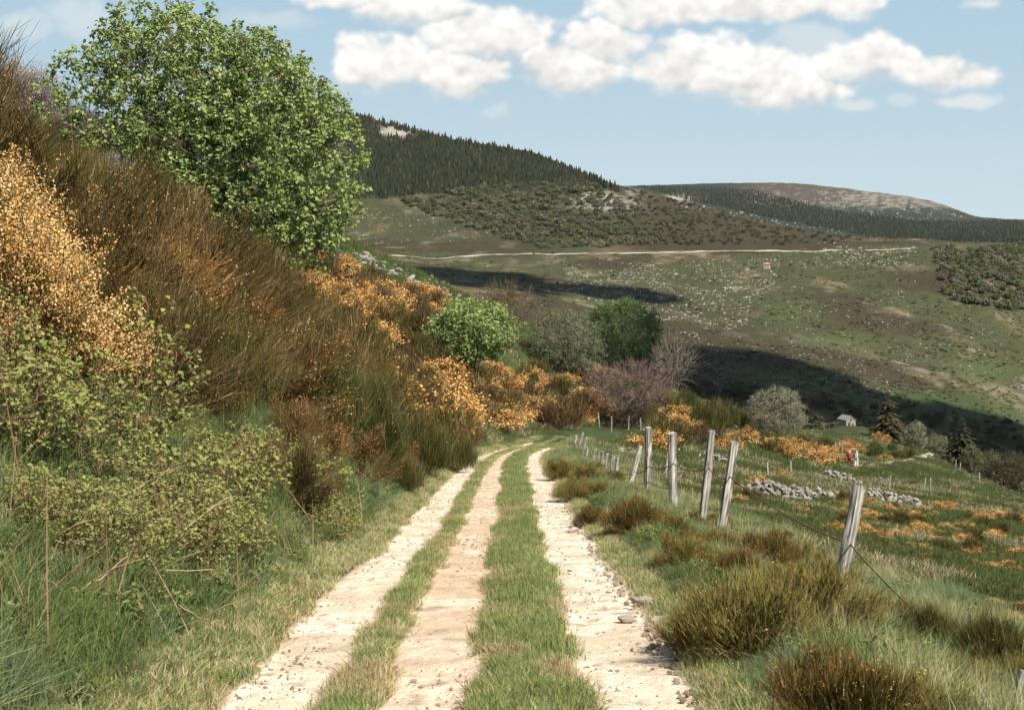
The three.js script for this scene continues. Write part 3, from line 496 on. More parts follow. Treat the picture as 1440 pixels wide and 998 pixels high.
// ---------------------------------------------------------------- brooms on the steep bank
const RB = rng(77);
{
  const keys = ['brownA', 'brownB', 'brownC', 'olive'];
  const named = [   // u, v of the foot, distance, kind, scale, label
    [22, 560, 12.2, 'gold', 1.0, 'dome of broom thick with golden blossom at the bank foot'],
    [-22, 400, 14.4, 'gold', 0.95, 'upper golden blossoming broom above the golden dome'],
    [455, 665, 25, 'tall', 1.0, 'tall upright dark green broom at the bank-side track edge'],
    [520, 660, 27.5, 'tall', 0.95, 'dark green upright broom next to the tallest broom'],
    [420, 655, 21, 'brownC', 0.8, 'rust broom sprinkled with orange blossom beside the tall green broom'],
    [585, 660, 35, 'olive', 1.15, 'olive broom leaning over the bank-side track edge'],
    [630, 655, 42, 'olive', 1.0, 'rounded olive broom at the bank-side track edge beyond the leaning olive broom'],
    [560, 690, 28, 'olive', 0.6, 'low olive broom overhanging the pale bank-side lane'],
  ];
  const placed = [];
  for (const [u, v, d, k, s, label] of named) { const p = at(u, v, d); placeBroom('broom_shrub', near[k], [p[0], H(p[0], d) - 0.06, -d], s, RB() * 6.28, label, 'shrub'); placed.push([p[0], d]); }
  for (let d = 9.5; d < 62; d += 1.6) for (let s = 1.1; s < 10; s += 1.45) {
    const dd = d + (RB() - 0.5) * 0.9, x = -1.75 - s + (RB() - 0.5) * 0.9 + trackX(dd), [u] = project(x, 0, dd), k = RB(), turn = RB() * 6.28, sc = 0.8 + 0.4 * RB();
    if (u < -130 || dd < 9 || (s < 2.8 && dd < 15) || (dd < 12.5 && s < 3.6) || (s < 1.7 && (dd < 17 || RB() < 0.5))) continue;
    if (placed.some(([px, pd]) => Math.hypot(px - x, pd - dd) < 0.95)) continue;
    if (dd > 33 && s > 3.5 && dd < 44 && Math.abs(u - 330) < 60) continue;
    if (s > 6 && dd > 46) continue;
        placed.push([x, dd]);
    const far = dd > 40, kind = far ? (k < 0.4 ? 'brown' : k < 0.7 ? 'orangeC' : 'olive') : keys[Math.floor(k * 3.4)];
    const lab = { brownA: 'brown wispy broom in the thicket covering the steep bank', brownB: 'brown olive broom with scattered orange flowers in the steep bank thicket', brownC: 'rust brown broom dotted with orange flowers in the steep bank thicket', olive: 'olive broom within the brown thicket on the steep bank', brown: 'brown broom on the bank above the far half of the track', orangeC: 'brown broom with orange flower patches above the far half of the track' }[kind];
    placeBroom('broom_shrub', far ? mid[kind] : near[kind], [x, H(x, dd) - 0.08, -dd], sc * (far ? 1.35 : s < 1.7 ? 0.75 : s < 2.8 ? 1.1 : 1.4), turn, far && kind === 'olive' ? 'olive broom on the bank above the far half of the track' : lab, 'shrub', far ? 'brooms above the far half of the track' : 'brooms of the steep bank thicket');
  }
}
// broom scattered over the slopes: [centre u, v, half sizes, how many, kinds, label, group, smallest distance]
const hillBrooms = [
  [505, 420, 105, 30, 56, ['orangeA', 'orangeB', 'orangeC', 'brown'], 'on the rocky ridge slope below the large tree', 'brooms on the ridge slope', 60],
  [590, 470, 70, 50, 46, ['orangeC', 'olive', 'brown', 'orangeA'], 'on the slope uphill of the small forked tree', 'brooms uphill of the forked tree', 55],
  [690, 560, 75, 42, 48, ['orangeA', 'orangeA', 'orangeB', 'olive', 'brown'], 'on the slope below the small forked tree', 'brooms below the forked tree', 55],
  [770, 570, 75, 46, 50, ['orangeA', 'orangeB', 'green', 'brown'], 'between the willow and the track end', 'brooms between willow and track end', 55],
  [985, 602, 85, 32, 36, ['orangeB', 'orangeA', 'olive', 'brown', 'green'], 'between the mauve bush and the ball-shaped tree', 'brooms beyond the fence posts', 55],
  [1130, 640, 60, 14, 16, ['orangeB', 'orangeA', 'olive'], 'in the row below the ball-shaped tree', 'brooms below the ball-shaped tree', 60],
  [1240, 632, 55, 16, 16, ['olive', 'green', 'orangeB'], 'by the two hikers', 'brooms near the hikers', 60],
];
for (const [cu, cv, a, b, n, kinds, where, group, dmin] of hillBrooms) {
  for (let i = 0; i < n; i++) {
    const u = cu + (RB() * 2 - 1) * a, v = cv + (RB() * 2 - 1) * b + (cu < 640 ? (u - cu) * 0.35 : 0), p = hit(u, v, dmin), k = kinds[Math.floor(RB() * kinds.length)], sc = 0.9 + 0.8 * RB();
    if (!p || p[2] < -300 || inTrack(p[0], -p[2]) > 0 || Math.abs(p[0] - trackX(-p[2])) < 2.6 && -p[2] < 120) continue;
    placeBroom('broom_shrub', mid[k], [p[0], p[1] - 0.1, p[2]], sc, RB() * 6.28, ({ orangeA: 'broom covered in bright orange blossom ', orangeB: 'low spreading orange flowering broom ', orangeC: 'brown broom with few orange flowers ', brown: 'brown flowerless broom ', olive: 'olive green broom ', green: 'tall green broom ' })[k] + where, 'shrub', group, k.startsWith('orange') ? 0.8 : 1);
  }
}
// the open slope beyond the fence: small orange mounds and low olive broom
for (let i = 0; i < 240; i++) {
  const lower = i % 5 !== 0, u = lower ? 1170 + RB() * 300 : 1000 + RB() * 430, v = lower ? 690 + (u - 1170) * 0.10 + RB() * 190 : 660 + RB() * 110, p = hit(u, v, 12); if (!p || p[2] < -210 || p[0] < 5.2) continue;
  const orange = RB() < 0.78, k = orange ? (RB() < 0.5 ? 'orangeA' : 'orangeB') : 'olive';
  placeBroom('broom_shrub', mid[k], [p[0], p[1] - 0.08, p[2]], (orange ? 0.22 + 0.34 * RB() * RB() : 0.22 + 0.26 * RB()) * smooth(8, 60, -p[2]) + 0.10, RB() * 6.28, orange ? 'small orange broom mound on the open slope beyond the wire fence' : 'low green broom on the open slope beyond the wire fence', 'shrub', orange ? 'orange mounds beyond the fence' : 'green brooms beyond the fence', orange ? 0.75 : 0.9);
}
// right verge and fence line
const verge = [   // u, v of the foot, kind, scale, label
  [1050, 905, 'low', 0.95, 'wide low olive broom mound in front of the leaning thick post'],
  [1140, 875, 'low', 0.9, 'olive broom mound touching the thick leaning post'],
  [985, 910, 'rust', 0.55, 'rust-tipped broom at the fence-side track edge'],
  [1190, 1030, 'rust', 0.75, 'dark rust broom in the foreground grass on the fence-side verge'],
  [1285, 1020, 'low', 0.55, 'olive broom in the foreground beside the rust broom'],
  [1075, 805, 'rust', 0.9, 'rust brown broom below the pair of leaning posts'],
  [965, 792, 'low', 0.62, 'dark olive broom under the two leaning posts'],
  [1005, 800, 'low', 0.42, 'small olive broom at the foot of the leaning posts'],
  [890, 745, 'rust', 0.8, 'gold-tinged broom by the square post'],
  [930, 742, 'low', 0.5, 'green broom behind the square post'],
  [832, 738, 'rust', 0.58, 'orange-tinged broom overhanging the fence-side lane'],
  [808, 703, 'low', 0.85, 'olive broom at the fence-side track edge by the paired posts'],
  [842, 697, 'low', 0.65, 'broad olive broom before the paired thin posts'],
  [794, 672, 'low', 1.0, 'olive broom on the fence side where the track bends'],
  [826, 676, 'low', 0.8, 'low olive broom under the cluster of far posts'],
  [1120, 795, 'low', 0.75, 'dark green broom behind the rust broom near the fence wire'],
  [1300, 915, 'olive', 0.36, 'green broom beyond the fence under the sagging wire'],
  [1400, 945, 'olive', 0.4, 'green broom near the sagging wire at the fence end'],
  [1245, 880, 'low', 0.6, 'olive broom close behind the base of the thick leaning post'],
];
for (let i = 0; i < 40; i++) { const d = 9.5 + 36 * Math.pow(i / 40, 1.6) + RB(), x = 2.0 + 2.6 * RB(), [u, v] = project(x, H(x, d), d); verge.push([u, v, RB() < 0.5 ? 'low' : 'rust', 0.3 + 0.3 * RB(), 'small heathy broom tuft in the verge grass along the wire fence', 'small tufts along the fence']); }
const vergeSpots = [];
for (const [u, v, k, s, label, group] of verge) { const p = hit(u, v, 5); if (!p) continue; vergeSpots.push([p[0], -p[2], 0.55 * s]); placeBroom('broom_shrub', near[k], [p[0], p[1] - 0.05, p[2]], s, RB() * 6.28, label, 'shrub', group); }

// ---------------------------------------------------------------- leafy brambles at the left edge
{
  const g1 = tree({ seed: 81, rx: 0.85, ry: 0.62, cy: 0.7, stems: 8, trunkR: 0.01, limbs: 40, clusters: 270, leaves: 7, leafL: 0.062, leafW: 0.048, spread: 0.075, colors: GR.bramble, bark: [0.16, 0.10, 0.06], twigR: 0.003, lobes: 0.5, inner: 0.3, upBias: 0.7 });
  const g2 = tree({ seed: 82, rx: 0.6, ry: 0.8, cy: 0.85, stems: 7, trunkR: 0.01, limbs: 34, clusters: 220, leaves: 7, leafL: 0.06, leafW: 0.046, spread: 0.075, colors: GR.bramble, bark: [0.16, 0.10, 0.06], twigR: 0.003, lobes: 0.55, inner: 0.3, upBias: 0.7 });
  const list = [[30, 790, 10.0, g1, 0.8, 'yellow-green leafy bramble at the bank foot below the golden broom'], [115, 700, 11.0, g2, 0.7, 'leafy bramble climbing in front of the golden broom'], [190, 620, 13.0, g2, 0.95, 'upright leafy bramble against the brown thicket'], [245, 720, 12.0, g1, 0.8, 'bramble spreading over the grass below the brown thicket'], [10, 660, 11.0, g2, 0.62, 'bramble with dense leaves beside the golden dome'], [330, 710, 14.6, g1, 0.75, 'low bramble in the grass at the thicket foot'], [420, 700, 18.0, g1, 0.8, 'small bramble below the rust broom by the track'], [90, 880, 9.0, g1, 0.5, 'small bramble sprig in the foreground grass'], [200, 840, 10.2, g1, 0.55, 'low bramble tangled with dry sticks in the long grass'], [320, 790, 12.4, g1, 0.55, 'bramble patch in the long grass close to the bank-side lane'], [470, 740, 17, g1, 0.5, 'tiny bramble at the bank-side track verge']];
  for (const [u, v, d, g, s, label] of list) { const p = at(u, v, d), t = thing('bramble_bush', label, 'bramble', [p[0], H(p[0], d) - 0.05, -d], RB() * 6.28); t.scale.setScalar(s); part('stem', g.trunk, barkMat, t, 'stuff'); part('leaf', g.crown, leafMat, t, 'stuff'); }
  for (let i = 0; i < 16; i++) { const d = 8 + 11 * RB(), x = -2.5 - 1.9 * RB(); if (project(x, -2, d)[0] < -20) continue; const t = thing('bramble_bush', 'small bramble growing up through the long grass of the bank foot', 'bramble', [x, H(x, d) - 0.04, -d], RB() * 6.28, 'small brambles in the bank foot grass'); t.scale.setScalar(0.32 + 0.25 * RB()); const g = RB() < 0.5 ? g1 : g2; part('stem', g.trunk, barkMat, t, 'stuff'); part('leaf', g.crown, leafMat, t, 'stuff'); }
  // dead branches lying across the bank foot
  const sticks = [[0, 800, 130, 758, 9.4, 'long pale dead branch lying across the bank foot'], [20, 745, 240, 720, 10.4, 'straight dry stick caught in the brambles'], [60, 870, 180, 770, 9.0, 'dry stick propped in the foreground grass'], [130, 780, 300, 800, 10.4, 'reddish dead stem arching over the grass'], [160, 690, 235, 668, 11.2, 'bleached twig beside the leafy bramble'], [250, 840, 310, 900, 10, 'broken dry stem leaning towards the track'], [230, 770, 330, 700, 11.4, 'forked pale twig in the long grass']];
  sticks.forEach(([u0, v0, u1, v1, d, label], i) => {
    const a = at(u0, v0, d - 1.0), b = at(u1, v1, d - 0.5), t = new Tris(64), pts = [], n = 9; for (let k = 0; k <= n; k++) { const s = k / n; pts.push([lerp(a[0], b[0], s), Math.max(lerp(a[1], b[1], s), H(lerp(a[0], b[0], s), d - 1.3) + 0.02) + 0.05 * Math.sin(s * 3.1 + i) + (RB() - 0.5) * 0.02, lerp(a[2], b[2], s) + (RB() - 0.5) * 0.04]); }
    t.tube(pts, 0.008, 0.003, 5, [0.29, 0.21, 0.13]); const m = pts[5]; t.tube([m, [m[0] + 0.16, m[1] + 0.1, m[2] + 0.05], [m[0] + 0.3, m[1] + 0.14, m[2]]], 0.006, 0.002, 4, [0.27, 0.19, 0.12]);
    const mesh = new THREE.Mesh(t.geo(true), barkMat); mesh.name = numbered('dead_branch'); scene.add(shadows(mesh)); tag(mesh, label, 'branch');
  });
}

// ---------------------------------------------------------------- grass
function tuft({ seed, n, h, spread, w, lean = 0.5, droop = 0.35, colors, segs = 3 }) {
  const R = rng(seed), t = new Tris(512);
  for (let i = 0; i < n; i++) { const a = R() * 6.283, r = spread * Math.sqrt(R()), tl = lean * R(), b = R() * 6.283, L = h * (0.5 + 0.65 * R()), dx = Math.cos(b) * Math.sin(tl), dz = Math.sin(b) * Math.sin(tl); t.blade(Math.cos(a) * r, -0.02, Math.sin(a) * r, dx, Math.cos(tl), dz, L, w * (0.7 + 0.6 * R()), dx * L * droop + 0.05 * L, -droop * L * 0.6 * R(), dz * L * droop, segs, pick(R, colors), R); }
  return t.geo();
}
const GC = { hill: [[0.061, 0.093, 0.025], [0.077, 0.104, 0.029], [0.051, 0.078, 0.020], [0.098, 0.098, 0.033]], blue: [[0.122, 0.179, 0.080], [0.161, 0.212, 0.101], [0.095, 0.148, 0.062], [0.209, 0.221, 0.098]], green: [[0.093, 0.140, 0.040], [0.116, 0.158, 0.047], [0.070, 0.113, 0.030], [0.182, 0.182, 0.071]], strip: [[0.221, 0.279, 0.088], [0.277, 0.317, 0.109], [0.166, 0.230, 0.067], [0.380, 0.351, 0.160]], straw: [[0.403, 0.329, 0.207], [0.334, 0.256, 0.149], [0.453, 0.385, 0.258]], red: [[0.267, 0.160, 0.091], [0.311, 0.203, 0.115], [0.229, 0.190, 0.082]] };
{
  const tBlue = tuft({ seed: 1, n: 150, h: 0.36, spread: 0.2, w: 0.0055, lean: 1.0, droop: 0.55, colors: GC.blue });
  const tGreen = tuft({ seed: 2, n: 90, h: 0.32, spread: 0.24, w: 0.008, lean: 0.75, droop: 0.5, colors: GC.green });
  const tStrip = tuft({ seed: 3, n: 95, h: 0.08, spread: 0.12, w: 0.0045, lean: 0.9, droop: 0.4, colors: GC.strip.concat(GC.straw), segs: 2 });
  const tStripG = tuft({ seed: 4, n: 95, h: 0.10, spread: 0.12, w: 0.005, lean: 0.85, droop: 0.4, colors: GC.strip.concat(GC.green), segs: 2 });
  const tStraw = tuft({ seed: 5, n: 80, h: 0.42, spread: 0.2, w: 0.0045, lean: 0.8, droop: 0.5, colors: GC.straw.concat(GC.strip) });
  const tRed = tuft({ seed: 6, n: 60, h: 0.075, spread: 0.13, w: 0.005, lean: 1.1, droop: 0.4, colors: GC.red.concat(GC.straw, GC.strip), segs: 2 });
  const tMid = tuft({ seed: 7, n: 60, h: 0.24, spread: 0.45, w: 0.018, lean: 0.9, droop: 0.4, colors: GC.hill, segs: 2 });
  const tMidS = tuft({ seed: 8, n: 60, h: 0.26, spread: 0.45, w: 0.016, lean: 0.95, droop: 0.4, colors: GC.straw.concat(GC.hill), segs: 2 });
  const tStalk = tuft({ seed: 9, n: 7, h: 0.7, spread: 0.25, w: 0.006, lean: 1.1, droop: 0.15, colors: [[0.40, 0.30, 0.19], [0.33, 0.23, 0.14], [0.28, 0.16, 0.10]], segs: 3 });
  const herb = (() => { const q = rng(19), t = new Tris(128); for (let i = 0; i < 60; i++) t.leaf((q() + q() - 1) * 0.16, 0.03 + q() * 0.24, (q() + q() - 1) * 0.16, 0.07 + 0.05 * q(), 0.03, q, pick(q, GC.green), 0.7); return t.geo(); })();
  const R = rng(5), L = { blue: [], green: [], strip: [], stripG: [], straw: [], red: [], mid: [], midS: [], stalk: [], herb: [] };
  const put = (k, x, d, s, tint = 1) => { const a = tint * (0.8 + 0.4 * R()), b = 0.9 + 0.2 * R(); if (k === 'herb') s *= 0.5; L[k].push({ x, y: H(x, d), z: -d, s, sy: s * (0.75 + 0.5 * R()), r: R() * 6.283, tx: (R() - 0.5) * 0.3, tz: (R() - 0.5) * 0.3, c: [a * b, a, a * (2 - b)] }); };
  // strips between the lanes
  for (let i = 0; i < 11000; i++) {
    const d = 6.4 * Math.exp(R() * Math.log(100 / 6.4)), wide = R() < 0.58, a = wide ? [-0.20, 0.38] : [-1.08, -0.82], x = lerp(a[0], a[1], R()) + trackX(d), [b] = lane(x, d); if (b > 0.25 * R() + 0.02) continue;
    const n = fbm(x * 3, d * 1.6, 3); if (n < 0.34) { put('red', x, d, 0.9 + 0.4 * R()); continue; }
    const s = (0.7 + 0.75 * R() * R() + (n - 0.5)) * (1 + smooth(20, 60, d) * 0.6) * (1 - 0.4 * b);
    put(b > 0.1 ? (R() < 0.5 ? 'red' : 'strip') : R() < (wide ? 0.6 : 0.35) ? 'stripG' : 'strip', x, d, s * (wide ? 1.05 : 0.9));
  }
  // short growth at the outer edges of the track
  for (let i = 0; i < 5200; i++) { const d = 6 * Math.exp(R() * Math.log(90 / 6)), left = R() < 0.6, x = (left ? -1.70 - 0.55 * R() : 1.14 + 0.26 * R()) + trackX(d), [b] = lane(x, d); if (b > 0.35 * R()) continue; put(R() < 0.35 ? 'red' : R() < 0.7 ? 'strip' : 'stripG', x, d, (0.7 + 0.6 * R()) * (1 + smooth(20, 60, d) * 0.7)); }
  // verges
  for (let i = 0; i < 12500; i++) {
    const d = 5.8 * Math.exp(R() * Math.log(85 / 5.8)), left = R() < 0.5, s = left ? 0.15 + Math.pow(R(), 0.8) * 3.0 : 0.1 + R() * 4.4, x = (left ? -1.85 - s : 1.3 + s) + trackX(d), n = fbm(x * 1.3 + (left ? 0 : 40), d * 0.9, 3), n2 = fbm(x * 1.7 + 70, d * 1.3, 3), far = 1 + smooth(18, 60, d) * 0.35;
    const short = (smooth(0, 0.8, s) * 0.65 + 0.35) * (left ? 0.78 : 0.66), q = R();
    if (!left && vergeSpots.some(([vx, vd, vr]) => Math.hypot(vx - x, (vd - d) * 0.8) < vr)) continue;
    if (q < 0.05 && s > 0.3 && left) put('stalk', x, d, 0.6 + 0.6 * R());
    else if (q < (left ? 0.2 : 0.06) && s > 0.3) put('herb', x, d, 0.8 + 0.9 * R());
    else if (n2 > (left ? 0.66 : s > 1.0 ? 0.53 : 0.62)) put('straw', x, d, (0.55 + 0.5 * R()) * far * short * (left ? 1 : 1.35));
    else if (n > (left ? 0.55 : 0.48)) put('blue', x, d, (0.7 + 0.6 * R()) * far * short);
    else put('green', x, d, (0.65 + 0.6 * R()) * far * short);
  }
  // the open slopes
  for (let i = 0; i < 34000; i++) {
    const d = 20 * Math.exp(R() * Math.log(280 / 20)), x = (-0.2 + R() * 0.62) * d; if (inTrack(x, d) > 0 || Math.abs(x - trackX(d) + 0.3) < 2.2 && d < 118) continue; if (x < -2 && d < 62) continue; if (x > 0 && x < 4 && d < 40) continue;
    const n = fbm(x * 0.16 + 11, d * 0.16, 3), far = 0.7 + smooth(20, 150, d) * 1.3; put(n > 0.6 ? 'midS' : 'mid', x, d, (0.6 + 0.5 * R()) * far);
  }
  instances('dry_stalks', tStalk, grassMat, L.stalk, 'thin dry stalks sticking out of the verge grass', 'stalks');
  instances('verge_herbs', herb, grassMat, L.herb, 'small broad-leaved herbs among the verge grass', 'herbs');
  instances('verge_grass', tBlue, grassMat, L.blue, 'blue-green fine long grass along both track verges', 'grass');
  instances('verge_grass', tGreen, grassMat, L.green, 'broad-bladed green grass along both track verges', 'grass');
  instances('strip_grass', tStrip, grassMat, L.strip, 'short yellowish grass in the strips between the lanes', 'grass');
  instances('strip_grass', tStripG, grassMat, L.stripG, 'short green grass in the strips between the lanes', 'grass');
  instances('dry_grass', tStraw, grassMat, L.straw, 'dry straw-coloured grass on the verges', 'grass');
  instances('worn_grass', tRed, grassMat, L.red, 'reddish worn grass along the lane edges', 'grass');
  instances('slope_grass', tMid, grassMat, L.mid, 'green rough grass over the open slopes', 'grass');
  instances('slope_grass', tMidS, grassMat, L.midS, 'bleached rough grass patches on the open slopes', 'grass');
}

// ---------------------------------------------------------------- stones
function stone(seed, detail = 1, flat = 0.7) {
  const g0 = new THREE.IcosahedronGeometry(1, detail); g0.deleteAttribute('uv'); g0.deleteAttribute('normal'); const g = mergeVertices(g0), p = g.attributes.position, R = rng(seed);
  const k = []; for (let i = 0; i < 7; i++) { const a = R() * 6.28, c = R() * 2 - 1, s = Math.sqrt(1 - c * c); k.push([Math.cos(a) * s, c, Math.sin(a) * s, 0.55 + 0.4 * R()]); }
  for (let i = 0; i < p.count; i++) { let x = p.getX(i), y = p.getY(i), z = p.getZ(i); for (const [a, b, c, h] of k) { const d = x * a + y * b + z * c; if (d > h) { x -= a * (d - h); y -= b * (d - h); z -= c * (d - h); } } const j = 1 + (R() - 0.5) * 0.16; p.setXYZ(i, x * j * (1 + 0.2 * (seed % 3)), y * j * flat, z * j); }
  const n = g.toNonIndexed(); n.computeVertexNormals(); const col = new Float32Array(n.attributes.position.count * 3).fill(1), uv = new Float32Array(n.attributes.position.count * 2); for (let i = 0; i < uv.length / 2; i++) { uv[i * 2] = n.attributes.position.getX(i); uv[i * 2 + 1] = n.attributes.position.getY(i) + n.attributes.position.getZ(i); }
  n.setAttribute('color', new THREE.BufferAttribute(col, 3)); n.setAttribute('uv', new THREE.BufferAttribute(uv, 2)); return n;
}
const stones = [1, 2, 3, 4].map((s) => stone(s, 1)), small = [5, 6].map((s) => stone(s, 0));
const stoneMats = [[0.225, 0.208, 0.185], [0.185, 0.168, 0.15], [0.27, 0.25, 0.222], [0.20, 0.185, 0.165], [0.42, 0.37, 0.30]].map((c) => new THREE.MeshPhysicalMaterial({ color: new THREE.Color(...c), roughness: 0.95, specularIntensity: 0.25, bumpMap: grain, bumpScale: 0.02 }));
{
  const R = rng(9), peb = [], chips = [];
  for (let i = 0; i < 9000; i++) { const d = 6 * Math.exp(R() * Math.log(70 / 6)), x = -1.75 + R() * 3.1 + trackX(d), [b] = lane(x, d); if (b < 0.25) continue; const e = x - trackX(d) > 0.9 ? 1.5 : 1, s = (0.004 + 0.011 * Math.pow(R(), 4)) * e * (1 + d / 60); peb.push({ x, y: H(x, d) - 0.03, z: -d, s, r: R() * 6.28, tx: R(), c: mixc([0.26, 0.20, 0.14], [0.50, 0.43, 0.34], R()) }); }
  for (let i = 0; i < 900; i++) { const d = 6 * Math.exp(R() * Math.log(60 / 6)), x = 0.98 + R() * 0.45 + trackX(d), s = 0.015 + 0.03 * R() * R(); chips.push({ x, y: H(x, d) - 0.01, z: -d, s, r: R() * 6.28, tx: R(), c: mixc([0.28, 0.21, 0.14], [0.48, 0.41, 0.32], R()) }); }
  instances('track_gravel', small[0], rockMat, peb, 'small loose pebbles strewn on the dirt lanes', 'gravel');
  instances('edge_gravel', small[1], rockMat, chips, 'broken stone chips along the fence-side lane edge', 'gravel');
  for (const [u, v, s, label] of [[908, 848, 0.075, 'pale flat stone at the fence-side edge of the track'], [880, 872, 0.05, 'small pale stone beside the flat stone on the track edge'], [806, 746, 0.07, 'brown stone under the orange-tinged broom at the lane edge'], [925, 872, 0.05, 'small stone in the grass by the fence-side lane'], [855, 742, 0.05, 'grey stone below the gold-tinged broom']]) { const p = hit(u, v); if (!p) continue; const m = new THREE.Mesh(stones[Math.floor(R() * 4)], stoneMats[4]); m.name = numbered('loose_stone'); m.position.set(p[0], p[1] + s * 0.2, p[2]); m.scale.set(s * 1.3, s, s); m.rotation.y = R() * 6; scene.add(shadows(m)); tag(m, label, 'stone'); }
}
function stonePile(u, v, wide, tall, n, label, name = 'dry_stone_wall', turn = 0, dmin = 30) {
  const p = hit(u, v, dmin); if (!p) return; const R = rng(u * 7 + v), t = thing(name, label, 'stone wall', p, turn), d = -p[2];
  for (let i = 0; i < n; i++) { const a = R() * 2 - 1, k = Math.sqrt(Math.max(0, 1 - a * a)), x = a * wide / 2, lay = Math.pow(R(), 1.3), z = (R() - 0.5) * (0.9 + 0.5 * wide * 0.1) * (1.1 - lay), s = 0.055 + 0.10 * R() * R() + wide * 0.005; const c = Math.cos(turn), sn = Math.sin(turn), gy = H(p[0] + x * c + z * sn, d + x * sn - z * c) - p[1]; const m = part('stone', stones[i % 4], stoneMats[Math.floor(R() * 4)], t); m.position.set(x, gy + lay * tall * (0.35 + 0.65 * k) * (0.6 + 0.4 * fbm(x * 1.3 + u, 2, 2)), z); m.scale.set(s * (1 + 0.6 * R()), s, s); m.rotation.set(R() * 0.8, R() * 6.28, R() * 0.8); }
}
stonePile(1092, 697, 3.2, 0.8, 170, 'tumbled grey stone heap uphill of the thick leaning post');
stonePile(1064, 692, 0.9, 0.4, 22, 'small stone heap at the end of the largest tumbled heap');
stonePile(1125, 697, 1.6, 0.55, 70, 'second tumbled stone heap beside the largest heap');
stonePile(1182, 678, 3.2, 0.85, 130, 'pale stone heap below the two hikers', 'dry_stone_wall', -0.4);
stonePile(1245, 703, 3.6, 0.55, 120, 'low stone wall remnant behind the top of the thick leaning post');
stonePile(1170, 700, 2.6, 0.4, 44, 'low broken wall between the stone heaps and the leaning post');
stonePile(1005, 648, 2.2, 0.6, 40, 'half-hidden stone heap seen between the leaning posts');
stonePile(888, 640, 1.8, 0.5, 26, 'pale stones behind the leaning thin post');
stonePile(1240, 676, 1.6, 0.4, 22, 'scattered stones on the slope under the path bend');
// ridge of rocks on the left
{
  const R = rng(21);
  for (let i = 0; i < 130; i++) {
    const t = R(), u = 490 + t * 170 + (R() - 0.5) * 14, v = 352 + t * 58 + (R() - 0.2) * 20, p = hit(u, v, 70); if (!p || -p[2] > 260) continue; const s = 0.12 + 0.42 * R() * R() * R();
    const m = new THREE.Mesh(stones[i % 4], stoneMats[[0, 1, 3, 3][Math.floor(R() * 4)]]); m.name = numbered('ridge_rock'); m.position.set(p[0], p[1] + s * 0.1, p[2]); m.scale.set(s * 1.8, s * 0.7, s * 1.2); m.rotation.set(R() * 0.5, R() * 6, R() * 0.5); scene.add(shadows(m)); tag(m, 'pale grey rock on the ridge beyond the large green tree', 'rock', 'rocks along the ridge');
  }
}

